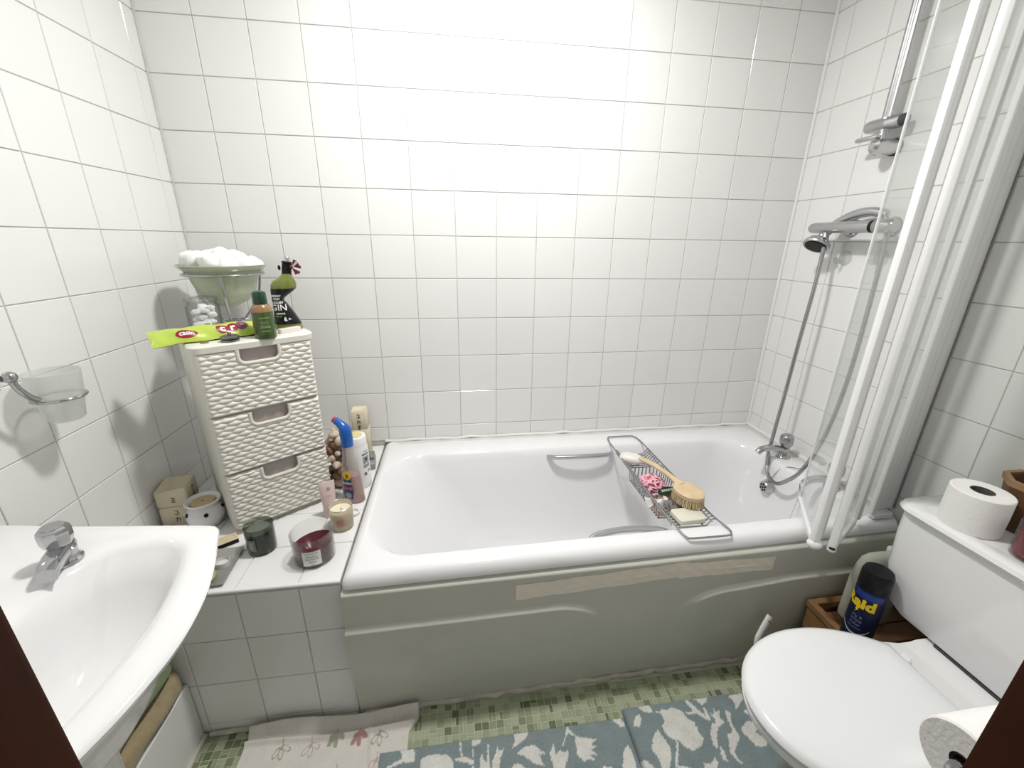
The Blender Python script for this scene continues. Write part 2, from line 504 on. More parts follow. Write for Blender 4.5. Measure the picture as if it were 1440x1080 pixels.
# ------------------------------------------------------------------ bathtub
B0 = (1.44, -0.38, 0)
bath = thing('bathtub', 'white enamelled bathtub with chrome grips, between tiled ledge and right wall', 'bathtub', B0)
def yfront(x): return -.772 + .02 * (x - .6)
def skew(ring, amt=1.0):
    out = []
    for x, y, z in ring:
        t = max(0, min(1, (-y - .2) / .5)) * amt
        out.append((x, y + .02 * (x - .6) * t, z))
    return out
K = 14
rings = []
for ins, z in ((.012, .474), (0, .479), (.0005, .488), (.0035, .498), (.009, .507), (.017, .513), (.027, RIM)):
    rings.append(skew(rrect(.597 + ins, 2.2865 - ins * .2, -.772 + ins, -.004 - ins * .3, .018, z, K)))
rings.append(skew(rrect(.631, 2.168, -.712, -.128, .14, RIM - .0005, K)))
rings.append(skew(rrect(.634, 2.163, -.704, -.135, .145, RIM - .004, K)))
rings.append(skew(rrect(.642, 2.158, -.698, -.141, .15, RIM - .013, K)))
for z, x0, x1, y0, y1, r in ((.48, .662, 2.152, -.690, -.150, .155), (.40, .715, 2.140, -.676, -.166, .16), (.30, .785, 2.12, -.660, -.186, .165),
                             (.21, .855, 2.092, -.640, -.208, .165), (.155, .905, 2.06, -.615, -.235, .16), (.132, .95, 2.02, -.58, -.27, .14),
                             (.124, 1.01, 1.96, -.53, -.32, .10)):
    rings.append(skew(rrect(x0, x1, y0, y1, r, z, K), .6))
g = G().loft(rings, False, False)
n = len(rings[0]); o0 = (len(rings) - 1) * n
g.v.append((1.49, -.425, .120)); c = len(g.v) - 1
for i in range(n): g.f.append((o0 + i, o0 + (i + 1) % n, c)); g.m.append(0)
tub = wobj('tub', g, ENAMEL, bath, angle=60)
# acrylic side panel with the two pressed swooping steps
def sstep(a, b, x): t = max(0, min(1, (x - a) / (b - a))); return t * t * (3 - 2 * t)
PX0, PX1, PZ1 = .5965, 2.283, .476
def edge_z(x):
    """height of the pressed step; None in the plain middle"""
    if x < 1.16: z = .355
    elif x < 1.36: t = (x - 1.16) / .20; z = .355 - .155 * (1 - sqrt(max(0, 1 - t * t)))
    else: z = -1
    if x > 1.72: z2 = .347 + .016 * min(1, (x - 1.72) / .2)
    elif x > 1.52: t = (1.72 - x) / .20; z2 = .347 - .145 * (1 - sqrt(max(0, 1 - t * t)))
    else: z2 = -1
    return max(z, z2)
def panel_pt(u, v):
    x = PX0 + (PX1 - PX0) * u; z = .002 + (PZ1 - .002) * v
    base = -.7775 + .016 * (x - .6) + .020 * sstep(.33, 0.0, z)
    e = edge_z(x); d = 0.0
    fade = 1.0
    if 1.2 < x < 1.45: fade = sstep(1.355, 1.26, x)
    if 1.45 <= x < 1.72: fade = sstep(1.525, 1.63, x)
    if e > 0: d = -.013 * sstep(e + .003, e - .008, z) * fade * (0.15 + .85 * sstep(0, .28, z))
    roll = .020 * sstep(PZ1 - .016, PZ1, z) ** 1.6
    return (x, base + d + roll, z)
g = G().grid(panel_pt, 220, 150)
panel = wobj('side_panel', g, PANEL, bath, label='off-white plastic bath panel with two pressed swooping steps', angle=80)
def tape_piece(x0, x1, z0a, z1a, z0b, z1b, out):
    def f(u, v):
        x = x0 + (x1 - x0) * u
        a = z0a + (z0b - z0a) * u; b = z1a + (z1b - z1a) * u
        z = a + (b - a) * v + .0012 * sin(x * 40 + v * 3)
        y = panel_pt((x - PX0) / (PX1 - PX0), (z - .002) / (PZ1 - .002))[1]
        crease = .0016 * exp(-((v - .42 - .05 * sin(x * 9)) / .035) ** 2) + .001 * sin(x * 60 + v * 5) ** 2
        return (x, y - out - crease, z)
    gg = G().grid(f, 60, 14)
    gg.v += [(a, b + out + .0008, c) for a, b, c in gg.v[:61]]
    return gg
for a in ((1.05, 1.56, .388, .440, .406, .458, .0009), (1.535, 1.843, .401, .455, .394, .443, .0016)):
    t = wobj('tape', tape_piece(*a), TAPE, panel, label='peeling strip of beige parcel tape')
g = G()
g.tube([(.61 + i * .035, -.761 + .014 * (.035 * i) - .003 * sin(i * 1.9), .005 + .003 * sin(i * 2.7)) for i in range(48)], [.008 + .003 * sin(i * 3.1) for i in range(48)], 8)
wobj('sealant_bead', g, DIRTY_CAULK, bath, label='cracked grey sealant along the floor')
# grips
def grip(path, parent):
    wobj('grip', G().tube(smooth_path(path, 6), .0095, 12), SATIN, parent, label='chrome grab handle')
for y, zz, sg in ((-.150, .487, -1), (-.692, .487, 1)):
    xs = (1.278, 1.552)
    P = [(xs[0], y - sg * .02, zz - .012), (xs[0] + .004, y + sg * .008, zz - .004), (xs[0] + .03, y + sg * .030, zz + .004), (xs[0] + .09, y + sg * .040, zz + .008),
         (xs[0] + .137, y + sg * .042, zz + .009), (xs[1] - .09, y + sg * .040, zz + .008), (xs[1] - .03, y + sg * .030, zz + .004), (xs[1] - .004, y + sg * .008, zz - .004), (xs[1], y - sg * .02, zz - .012)]
    grip(P, bath)
# overflow with six holes
M = Matrix.Translation((2.143, -.362, .408)) @ Matrix.Rotation(radians(-90), 4, 'Y')
ov = wobj('overflow_cover', G().lathe([(.031, 0), (.031, .004), (.026, .012), (.024, .024), (.021, .0275), (.0, .0285)], 32, 0, M), SATIN, bath, label='chrome overflow cover with holes')
gh = G()
for k in range(7):
    rr = 0 if k == 6 else .0125
    gh.lathe([(.0044, .0272), (.0044, .0289), (0, .0290)], 12, 0, M @ Matrix.Translation((rr * cos(k * pi / 3), rr * sin(k * pi / 3), 0)), False, True)
wobj('overflow_hole', gh, DARKHOLE, ov)
# plug chain : hangs from overflow side down the end of the bath
g = G()
cp = smooth_path([(2.19, -.43, .525), (2.17, -.40, .517), (2.155, -.375, .49), (2.135, -.365, .44)], 12)
for p in cp: g.sphere(p, .0022, 6, 4)
wobj('plug_chain', g, DULL, bath)
g = G()
cp = smooth_path([(2.146, -.488, .502), (2.132, -.508, .460), (2.104, -.530, .425), (2.066, -.556, .390), (2.02, -.58, .35)], 14)
for p in cp: g.sphere(p, .0022, 6, 4)
wobj('plug_chain', g, DULL, bath)
# pillar taps
def bath_tap(x, y):
    L = Vector((x, y, RIM))
    def T(v): return Matrix.Translation(L)
    t = wobj('tap', G().lathe([(.026, 0), (.026, .005), (.022, .009), (.019, .03), (.020, .04), (.014, .045)], 28, 0, T(0)), CHROME, bath)
    sp = smooth_path([(x, y, RIM + .028), (x - .035, y - .004, RIM + .041), (x - .08, y - .010, RIM + .050), (x - .115, y - .014, RIM + .048), (x - .132, y - .016, RIM + .036)], 6)
    wobj('spout', G().tube(sp, [.0145 - .003 * i / len(sp) for i in range(len(sp))], 14), CHROME, t)
    hp = [(.012, .043), (.019, .050), (.0235, .060), (.0235, .088), (.021, .095), (.018, .097), (0, .098)]
    hd = G(); nn = 24
    rg = [[((r * (1 + (.05 if (i % 4 < 2 and .05 < z < .09) else 0))) * cos(2 * pi * i / nn), (r * (1 + (.05 if (i % 4 < 2 and .05 < z < .09) else 0))) * sin(2 * pi * i / nn), z) for i in range(nn)] for r, z in hp[:-1]]
    hd.loft(rg, True, True, 0, T(0))
    wobj('tap_head', hd, DULL, t)
bath_tap(2.212, -.318); bath_tap(2.215, -.545)

# ------------------------------------------------------------------ folding shower screen
scr = thing('shower_screen', 'folded glass shower screen with white frame bars on the bath edge', 'shower screen', (2.24, -.715, RIM))
ZB, ZT = .535, 2.30
# wall post : three slim fluted profiles
g = G()
for x, y, w, d in ((2.272, -.682, .034, .034), (2.241, -.690, .026, .026), (2.215, -.700, .024, .020)):
    g.box((x, y, (ZB + ZT) / 2 - .005), (w, d, ZT - ZB), bev=.005)
wobj('wall_profile', g, UPVC, scr)
g = G().box((2.225, -.713, ZB - .008), (.07, .026, .02), bev=.004)
wobj('bottom_bracket', g, UPVC, scr)
def bar_between(g, a, b, w, h, z):
    a = Vector((a[0], a[1], z)); b = Vector((b[0], b[1], z)); d = b - a
    M = Matrix.Translation((a + b) / 2) @ Matrix.Rotation(atan2(d.y, d.x), 4, 'Z')
    g.box((0, 0, 0), (d.length, w, h), 0, M, bev=.004)
def post(g, p, w, d, ang, z0=ZB, z1=ZT):
    M = Matrix.Translation((p[0], p[1], (z0 + z1) / 2)) @ Matrix.Rotation(ang, 4, 'Z')
    g.box((0, 0, 0), (w, d, z1 - z0), 0, M, bev=min(.006, w * .3, d * .3))
def pane(p, a, b, z0, z1):
    a = Vector((a[0], a[1], 0)); b = Vector((b[0], b[1], 0)); d = b - a
    M = Matrix.Translation((a + b) / 2 + Vector((0, 0, (z0 + z1) / 2))) @ Matrix.Rotation(atan2(d.y, d.x), 4, 'Z')
    return wobj('glass_pane', G().box((0, 0, 0), (d.length, .004, z1 - z0), 0, M), PANE, p, smooth=False)
A1, A0 = (1.926, -.841), (2.10, -.742)       # panel hinged towards the wall
B1, B0p = (1.893, -.815), (2.026, -.615)     # panel folded back over the bath
a1 = atan2(A0[1] - A1[1], A0[0] - A1[0]); b1 = atan2(B0p[1] - B1[1], B0p[0] - B1[0])
g = G(); post(g, A1, .020, .022, a1, ZB - .012)
wobj('frame_post', g, UPVC, scr)
g = G(); post(g, A0, .012, .012, a1); post(g, (A0[0] + .016, A0[1] + .006), .012, .014, a1); post(g, (2.186, -.716), .014, .016, .1)
wobj('hinge_profile', g, UPVC, scr)
g = G(); post(g, (2.1085, -.739), .0018, .007, a1); post(g, (2.199, -.7035), .0024, .012, 0); post(g, (2.2875, -.7005), .003, .004, 0)  # last grey strip is added to draw the dark gap along the wall
wobj('seal_and_gap_line', g, GREYPL, scr)
g = G(); bar_between(g, A1, A0, .013, .022, ZB + .002)
wobj('bottom_rail', g, UPVC, scr)
pane(scr, A1, A0, ZB + .01, ZT); pane(scr, (2.125, -.736), (2.18, -.718), ZB + .005, ZT)
g = G(); post(g, B1, .024, .022, b1 + .5); post(g, (B1[0] + .027, B1[1] + .012), .014, .018, b1 + .5)
wobj('frame_post', g, UPVC, scr)
g = G(); bar_between(g, B1, B0p, .014, .020, ZB)
g.sphere((B1[0] + .004, B1[1] - .001, ZB - .002), (.022, .018, .016), 16, 8)
wobj('bottom_rail', g, UPVC, scr)
pane(scr, B1, B0p, ZB + .008, ZT)
g = G(); post(g, B0p, .004, .0065, b1)
wobj('edge_strip', g, UPVC, scr, label='thin white strip along the free glass edge')
g = G(); M = Matrix.Translation((A1[0] - .008, A1[1] - .008, ZB + .006)) @ Matrix.Rotation(a1, 4, 'Z')
g.box((0, 0, 0), (.008, .013, .004), 0, M)
wobj('end_slot', g, BLACKP, scr)

# ------------------------------------------------------------------ shower
mx = thing('shower_mixer', 'grey chrome thermostatic shower bar on the right wall', 'shower mixer', (XR, -.36, 1.385))
g = G()
M = Matrix.Translation((2.212, 0, 1.388)) @ Matrix.Rotation(radians(90), 4, 'X')
g.lathe([(.009, .188), (.0165, .199), (.0185, .215), (.0185, .428)], 28, 0, M)
wobj('body', g, SATIN, mx, label='brushed bar body with tapered end')
wobj('collar', G().lathe([(.0192, .428), (.0192, .437)], 28, 0, M), BLACKP, mx, label='black ring on the bar')
wobj('control_knob', G().lathe([(.018, .437), (.021, .445), (.0215, .495), (.018, .502)], 28, 0, M), CHROME, mx)
for y in (-.285, -.425):
    g = G().lathe([(.031, 0), (.030, .004), (.024, .011), (.013, .012), (.013, .075)], 28, 0, Matrix.Translation((XR, y, 1.388)) @ Matrix.Rotation(radians(-90), 4, 'Y'))
    wobj('wall_union', g, CHROME, mx)
g = G().cyl((2.212, -.262, 1.372), (2.207, -.272, 1.330), .011, n=16)
wobj('outlet', g, SATIN, mx)
# flexible hose
hs = [(2.206, -.274, 1.335), (2.197, -.286, 1.20), (2.187, -.288, .99), (2.18, -.289, .77), (2.17, -.292, .60), (2.155, -.305, .515),
      (2.13, -.355, .462), (2.11, -.42, .463), (2.10, -.475, .508), (2.12, -.505, .57), (2.165, -.512, .70), (2.195, -.508, .9), (2.215, -.49, 1.15), (2.232, -.465, 1.36), (2.240, -.432, 1.425)]
hp = smooth_path(hs, 42)
hose = tag(wobj('shower_hose', G().tube(hp, [.0072 if i % 2 else .0062 for i in range(len(hp))], 10), DULL, None, angle=180),
           'long grey corrugated shower hose looping down into the bath', 'hose')
hd = thing('shower_handset', 'grey chrome shower handset lying behind the mixer bar, black spray face', 'shower head', (2.245, -.25, 1.34))
fd = Vector((-.50, -.16, -.85)).normalized()
c = Vector((2.200, -.248, 1.334))
M = Matrix.Translation(c) @ fd.to_track_quat('Z', 'Y').to_matrix().to_4x4()
wobj('head', G().lathe([(0, -.026), (.018, -.024), (.034, -.014), (.0425, 0), (.0435, .006), (.042, .010)], 32, 0, M, False, True), SATIN, hd)
wobj('spray_face', G().lathe([(.036, .0095), (.034, .0125), (0, .0135)], 32, 0, M), BLACKP, hd)
sp = smooth_path([(2.212, -.246, 1.358), (2.232, -.258, 1.384), (2.240, -.275, 1.405), (2.243, -.33, 1.428), (2.243, -.385, 1.434), (2.241, -.435, 1.425)], 8)
wobj('handle', G().tube(sp, [.013 + .003 * sin(pi * i / (len(sp) - 1)) for i in range(len(sp))], 14), SATIN, hd)
# riser rail
rr = thing('shower_riser_rail', 'chrome shower riser rail with slider low on the right wall', 'shower rail', (XR, -.35, 1.6))
g = G()
rg_ = [[(.0155 * cos(a), .0125 * sin(a)) for a in [2 * pi * k / 28 for k in range(28)]]]
sec = [(2.246 + .0085 * sin(a) * (1 - .55 * max(0, 1 - abs(cos(a)) * 3)), -.346 + .0165 * cos(a)) for a in [2 * pi * k / 40 for k in range(40)]]
g.loft([[(x, y, z) for x, y in sec] for z in (1.60, 2.36)], True, True)
wobj('rail', g, SATIN, rr)
M = Matrix.Translation((2.238, 0, 1.688)) @ Matrix.Rotation(radians(90), 4, 'X') @ Matrix.Rotation(radians(2), 4, 'Y')
wobj('slider', G().lathe([(.008, .281), (.017, .287), (.0195, .300), (.0195, .352), (.0200, .353), (.0200, .3545), (.0195, .356), (.0195, .384), (.017, .392)], 28, 0, M), SATIN, rr)
wobj('slider_end', G().lathe([(.0165, .392), (.0165, .403), (.012, .408)], 28, 0, M), GREYRUB, rr, label='dark end cap of the slider')
g = G(); g.box((2.222, -.322, 1.650), (.02, .075, .012), bev=.003); g.cyl((2.238, -.352, 1.67), (2.238, -.356, 1.625), .010, n=14)
wobj('handset_cradle', g, SATIN, rr)
g = G(); M = Matrix.Translation((XR, -.360, 1.622)) @ Matrix.Rotation(radians(-90), 4, 'Y')
g.lathe([(.022, .006), (.022, .060), (.019, .078), (.010, .086)], 28, 0, M)
wobj('wall_bracket', g, SATIN, rr)
wobj('wall_gasket', G().lathe([(.0245, 0), (.0245, .008)], 28, 0, M), BLACKP, rr, label='black sealing ring')
# suction hooks
def suction(y, z, lab):
    t = thing('suction_hook', lab, 'hook', (XR, y, z), group='suction hooks below the shower bar')
    M = Matrix.Rotation(radians(-90), 4, 'Y')
    obj('suction_cup', G().lathe([(.026, .001), (.025, .003), (.012, .009), (.007, .016), (0, .016)], 28, 0, M, False, True), CLEARPL, t)
    obj('hook', G().tube(smooth_path([(-.018, 0, .055), (-.018, 0, .01), (-.020, 0, -.012), (-.034, 0, -.014), (-.038, 0, .0)], 6), .006, 10), CLEARPL, t)
suction(-.288, 1.288, 'clear plastic suction hook under the shower bar, near the hose')
suction(-.418, 1.292, 'clear suction hook seen through the edge of glass screen')

# ------------------------------------------------------------------ wash basin
BZ = .800
bs = thing('wash_basin', 'white ceramic pedestal wash basin with one chrome tap, on the left wall', 'wash basin', (.26, -1.165, 0))
cx, cy = .27, -1.165
half = [(.0, .308), (.20, .288), (.36, .272), (.425, .263), (.443, .252), (.455, .225), (.487, .145), (.507, .075), (.515, 0)]
# (x, half width) pairs from wall to front: far side then near side
poly = [(x, cy + w) for x, w in half] + [(x, cy - w) for x, w in reversed(half[:-1])]
bowlh = [(.250, 0), (.251, .10), (.260, .162), (.292, .205), (.350, .220), (.396, .205), (.425, .155), (.446, .08), (.452, 0)]
bowl = [(x, cy + w) for x, w in bowlh] + [(x, cy - w) for x, w in reversed(bowlh[1:-1])]
bowl = [tuple(p)[:2] for p in smooth_path([(x, y, 0) for x, y in bowl], 6, True)]
poly = [tuple(p)[:2] for p in smooth_path([(x, y, 0) for x, y in poly], 5, False)]
def polar(pl, c, n):
    out = []
    for k in range(n):
        a = 2 * pi * k / n; d = (cos(a), sin(a)); best = 0
        for i in range(len(pl)):
            x1, y1 = pl[i][0] - c[0], pl[i][1] - c[1]; x2, y2 = pl[(i + 1) % len(pl)][0] - c[0], pl[(i + 1) % len(pl)][1] - c[1]
            ex, ey = x2 - x1, y2 - y1
            den = d[0] * ey - d[1] * ex
            if abs(den) < 1e-12: continue
            t = (x1 * ey - y1 * ex) / den; s_ = (x1 * d[1] - y1 * d[0]) / den
            if t > 0 and -1e-9 <= s_ <= 1 + 1e-9: best = max(best, t)
        out.append(best)
    return out
NA = 144
c0 = (.34, cy)
po, pi_ = polar(poly, c0, NA), polar(bowl, c0, NA)
def ring(rad, z, sc=1.0, off=0.0, c=c0, fx=None):
    out = []
    for k, r in enumerate(rad):
        a = 2 * pi * k / NA; q = max(.002, r * sc + off)
        x, y = c[0] + q * cos(a), c[1] + q * sin(a)
        out.append((max(.002, x), y, z(x, y) if callable(z) else z))
    return out
def deckz(x, y):  # gentle upstand towards the wall
    return BZ + .004 * sstep(.17, .03, x)
R = [ring(po, .628, .40), ring(po, .650, .48), ring(po, .685, .60, -.015), ring(po, .718, .74, -.035), ring(po, .749, 1, -.034), ring(po, .752, 1, -.027), ring(po, .775, 1, -.012), ring(po, BZ - .014, 1, -.003), ring(po, BZ - .006, 1, 0), ring(po, lambda x, y: deckz(x, y) - .002, 1, -.003),
     ring(po, deckz, 1, -.008)]
mid = [(a * .5 + b * .5) for a, b in zip(po, pi_)]
R.append(ring(mid, lambda x, y: deckz(x, y) - .0005))
for o_, z in ((.016, BZ - .001), (.007, BZ - .004), (-.002, BZ - .010), (-.008, BZ - .018)): R.append(ring(pi_, z, 1, o_))
for sc, z in ((.90, .775), (.82, .745), (.72, .710), (.58, .678), (.38, .660), (.15, .653)): R.append(ring(pi_, z, sc))
g = G().loft(R, True, True)
wobj('bowl', g, CERAMIC, bs, angle=50)
pd = [rrect(.03, .30, cy - .105, cy + .105, .07, z, 8) for z in (.0, .03)]
prof = ((0, .012), (.04, .008), (.10, -.002), (.35, -.010), (.55, -.006), (.63, .0))
g = G().loft([rrect(.03, .315 + o_, cy - .115 - o_, cy + .115 + o_, .06, z, 8) for z, o_ in prof], True, True)
wobj('pedestal', g, CERAMIC, bs)
# tap on the far corner of the deck
tx, ty, tz = .232, -.978, BZ + .000
sd = Vector((.020, -.048, 0)).normalized()
T = Matrix.Translation((tx, ty, tz))
tp = wobj('tap', G().lathe([(.024, 0), (.024, .004), (.020, .008), (.0185, .018), (.019, .024), (.012, .030)], 28, 0, T), CHROME, bs, label='chrome pillar tap with faceted head')
def sq_tube(g, pts, ws, hs_):
    rings = []
    sidev = Vector((-sd.y, sd.x, 0))
    for p, w, h in zip(pts, ws, hs_):
        p = Vector(p)
        rings.append([tuple(p + sidev * (w * cos(a) * 1.15 if abs(cos(a)) < .8 else w * (1 if cos(a) > 0 else -1)) + Vector((0, 0, 1)) * (h * sin(a) * 1.15 if abs(sin(a)) < .8 else h * (1 if sin(a) > 0 else -1))) for a in [2 * pi * (k + .5) / 12 for k in range(12)]])
    return g.loft(rings, True, True)
b0 = Vector((tx, ty, tz))
wobj('spout', sq_tube(G(), [b0 - sd * .032 + Vector((0, 0, .016)), b0 - sd * .012 + Vector((0, 0, .018)), b0 + sd * .028 + Vector((0, 0, .024)), b0 + sd * .050 + Vector((0, 0, .025)), b0 + sd * .062 + Vector((0, 0, .018))],
             [.010, .016, .0145, .0135, .012], [.010, .017, .0135, .0115, .012]), CHROME, tp)
hprof = [(.009, .026), (.012, .030), (.0185, .036), (.021, .044), (.0215, .060), (.020, .067), (.0170, .070)]
hg = G()
hg.loft([[(r * (1 - .07 * (k % 2)) * cos(2 * pi * k / 16), r * (1 - .07 * (k % 2)) * sin(2 * pi * k / 16), z) for k in range(16)] for r, z in hprof], True, True, 0, T)
th = wobj('tap_head', hg, CHROME, tp, angle=20)
wobj('cap_disc', G().lathe([(.0150, .0698), (.0150, .0712), (0, .0717)], 24, 0, T), SATIN, tp)
# towels on the pipe boxing
def folded_towel(name, lab, m, x0, x1, y0, y1, z0, h):
    n = 14; rings = []
    for i in range(25):
        y = y0 + (y1 - y0) * i / 24
        e = min(1, min(i, 24 - i) / 2.0) ** .5 if 0 < i < 24 else .35
        pr = [(x1 - h / 2 + cos(a) * h / 2 * e, z0 + h / 2 + sin(a) * h / 2 * (.75 + .25 * e)) for a in [-pi / 2 + pi * k / n for k in range(n + 1)]]
        pr += [(x0, z0 + h), (x0, z0)]
        rings.append([(x + .003 * sin(y * 37 + z * 90), y, z + .0025 * sin(y * 23 + x * 40) * (1 if z > z0 + .01 else 0)) for x, z in pr])
    return tag(wobj(name, G().loft(rings, True, True), m, None), lab, 'towel')
TAN = mat('tan_towelling', (0.36, 0.29, 0.17), rough=.95, bump=.8, bscale=260, var=.2, vscale=60, sheen=.3)
GREENT = mat('green_towelling', (0.19, 0.25, 0.11), rough=.95, bump=.8, bscale=260, var=.2, vscale=60, sheen=.3)
BLUEC = mat('blue_cloth', (0.16, 0.24, 0.33), rough=.8, var=.2, vscale=30, bump=.4, bscale=120)
folded_towel('folded_towel', 'tan folded towel on the low boxing under the basin', TAN, .02, .178, -.985, -.762, .2032, .058)
folded_towel('folded_towel', 'green folded towel lying on the tan towel under basin', GREENT, .02, .170, -.98, -.765, .2645, .075)
folded_towel('cleaning_cloth', 'blue cloth pushed beside the towels behind the basin pedestal', BLUEC, .03, .168, -1.042, -.99, .2032, .10)

# ------------------------------------------------------------------ toilet
TY = -1.135
wc = thing('toilet', 'white close-coupled toilet with closed lid, against the right wall', 'toilet', (1.85, TY, 0))
def egg(x0, x1, xb, hw, hb, n=18):
    """rounded front at x0, widest at xb with half width hw, straight back at x1 with half width hb"""
    side = []
    for i in range(n + 1):
        a = pi / 2 * i / n
        side.append((xb - (xb - x0) * cos(a), hw * sin(a)))
    for i in range(1, n + 1):
        t = i / n
        side.append((xb + (x1 - xb) * t, hw - (hw - hb) * (t ** 2.2)))
    return side
def egg_ring(x0, x1, xb, hw, hb, z, ins=0.0):
    s_ = egg(x0 + ins, x1 - ins, xb, hw - ins, hb - ins)
    pts = [(x, TY + w, z) for x, w in s_] + [(x, TY - w, z) for x, w in reversed(s_[1:])]
    return pts
ez = (1.503, 1.938, 1.73, .174, .105)
g = G().loft([egg_ring(*ez, .388, .010), egg_ring(*ez, .392, .004), egg_ring(*ez, .402, 0), egg_ring(*ez, .411, .004), egg_ring(*ez, .4165, .014),
              egg_ring(*ez, .4195, .05), egg_ring(*ez, .4205, .09)], True, True)
wobj('lid', g, SEATPL, wc)
g = G().loft([egg_ring(*ez, .366, .014), egg_ring(*ez, .370, .006), egg_ring(*ez, .382, .004), egg_ring(*ez, .3865, .010)], True, True)
wobj('seat', g, SEATPL, wc)
pz = []
for z, x0, x1, xb, hw, hb in ((0, 1.70, 2.02, 1.82, .105, .09), (.02, 1.70, 2.02, 1.82, .105, .09), (.10, 1.695, 2.01, 1.82, .10, .085), (.20, 1.65, 2.02, 1.80, .112, .085),
                              (.28, 1.59, 2.05, 1.77, .140, .10), (.335, 1.535, 2.08, 1.75, .165, .115), (.358, 1.522, 2.09, 1.74, .168, .118), (.365, 1.530, 2.085, 1.74, .160, .112)):
    pz.append(egg_ring(x0, x1, xb, hw, hb, z))
wobj('pan', G().loft(pz, True, True), CERAMIC, wc)
g = G()
g.loft([rrect(1.93, 2.15, TY - .125 - o_, TY + .125 + o_, .03, z, 5) for z, o_ in ((.30, -.02), (.372, .0), (.380, -.004))], True, True)
g.loft([[(x, y, z) for x, y in ((2.005, TY - .118), (2.15, TY - .118), (2.15, TY + .118), (2.005, TY + .118))] for z in (.378,)] + [[(x, y, .392) for x, y in ((2.035, TY - .116), (2.15, TY - .116), (2.15, TY + .116), (2.035, TY + .116))]], False, True)
wobj('rear_shelf', g, CERAMIC, wc)
for s_ in (-1, 1): wobj('hinge', G().cyl((1.947, TY + s_ * .07, .38), (1.947, TY + s_ * .07, .405), .013, n=16, bev=.003), SEATPL, wc)
cr = []
for z, o_, f in ((.399, -.020, .03), (.404, -.008, .012), (.425, .0, .004), (.52, .006, .002), (.62, .010, 0), (.684, .010, 0)):
    k = 1 - .20 * max(0, (.47 - z) / .08) ** 1.5 if z < .47 else 1
    cr.append(rrect(2.047 + f, 2.284, TY - (.252 * k + o_), TY + (.252 * k + o_), .035, z, 6))
wobj('cistern', G().loft(cr, True, True), CERAMIC, wc)
wobj('gap_strip', G().box((2.13, TY, .3955), (.14, .19, .007)), GREYRUB, wc, label='dark strip filling the gap under the cistern')  # dark box put in for the black gap between cistern and pan
lr = []
for z, o_ in ((.681, -.006), (.684, .006), (.694, .0115), (.703, .008), (.7075, -.002), (.7075, -.020)):
    lr.append(rrect(2.042 - o_, 2.286 + min(0, o_ * .1), TY - .262 - o_, TY + .262 + o_, .05, z, 8))
lr.append(rrect(2.042 + .028, 2.262, TY - .235, TY + .235, .04, .7055, 8)); lr.append(rrect(2.042 + .036, 2.255, TY - .228, TY + .228, .04, .7060, 8))
wobj('cistern_lid', G().loft(lr, True, True), CERAMIC, wc)
CT = .7062

# things on the cistern
tr = thing('toilet_roll', 'white toilet roll standing on the cistern lid', 'toilet roll', (2.100, -.984, CT))
def roll_parts(t, R_, H, M=None, rc=.021):
    g = G()
    n = 48
    g.lathe([(rc, .001), (R_ - .002, 0), (R_, .002), (R_ + .0006, H * .5), (R_, H - .002), (R_ - .002, H), (rc, H - .001)], n, 0, M, False, False)
    obj('paper', g, TISSUE, t)
    g = G().lathe([(rc, H - .0005), (rc, .0005)], 32, 0, M, False, False)
    g.lathe([(rc - .0015, .0005), (rc - .0015, H - .0005), (rc, H - .0005)], 32, 0, M, False, False)
    obj('card_tube', g, CARD, t, label='brown card tube')
roll_parts(tr, .054, .096)
rc_ = thing('jar_candle', 'red candle in a clear glass beside the roll on cistern', 'candle', (2.106, -1.098, CT))
REDW = mat('red_wax', (0.20, 0.006, 0.014), rough=.35, sub=.2)
obj('glass', G().lathe([(0, .001), (.034, .001), (.0365, .005), (.037, .085), (.0345, .085), (.034, .010), (0, .008)], 32, 0, None, False, False), CLEAR, rc_)
obj('wax', G().lathe([(.0335, .0085), (.0335, .060), (.031, .0585), (0, .0565)], 32), REDW, rc_)
obj('wick', G().cyl((0, 0, .056), (.001, 0, .066), .0012, n=6), BLACKP, rc_)
ob = thing('wooden_tub', 'brown octagonal wooden tub at the back of the cistern', 'tub', (2.216, -1.014, CT), pi / 8)
ob.scale = (.9, .9, 1.0)
def octo(r, z): return [(r * cos(pi / 4 * k), r * sin(pi / 4 * k), z) for k in range(8)]
obj('tub_wall', G().loft([octo(.052, 0), octo(.069, .112), octo(.072, .115), octo(.072, .122), octo(.063, .122), octo(.048, .010)], True, True), DARKWOOD, ob, smooth=False)
g = G()
g.loft([octo(.0725, .108), octo(.0732, .110), octo(.0738, .1235), octo(.0625, .1235), octo(.0625, .112)], False, False)
obj('rim', g, mat('tub_rim_wood', (.24, .14, .07), rough=.5, var=.3, vscale=40), ob, smooth=False)
# roll on a chrome holder by the doorway
th_ = thing('toilet_roll_holder', 'chrome toilet roll holder on the wall by the doorway', 'roll holder', (1.405, YF, .806))
obj('wall_plate', G().cyl((0, 0, 0), (0, .008, 0), .020, n=28, bev=.002), CHROME, th_)
obj('arm', G().tube(smooth_path([(0, .006, 0), (0, .028, 0), (.003, .044, 0), (.014, .051, 0), (.03, .052, 0), (.12, .052, 0)], 8), .0065, 12), CHROME, th_)
hr = thing('toilet_roll', 'white toilet roll hanging on the chrome holder by the doorway', 'toilet roll', (1.43, YF + .052, .806))
M = Matrix.Rotation(radians(90), 4, 'Y')
roll_parts(hr, .0425, .10, M, .012)

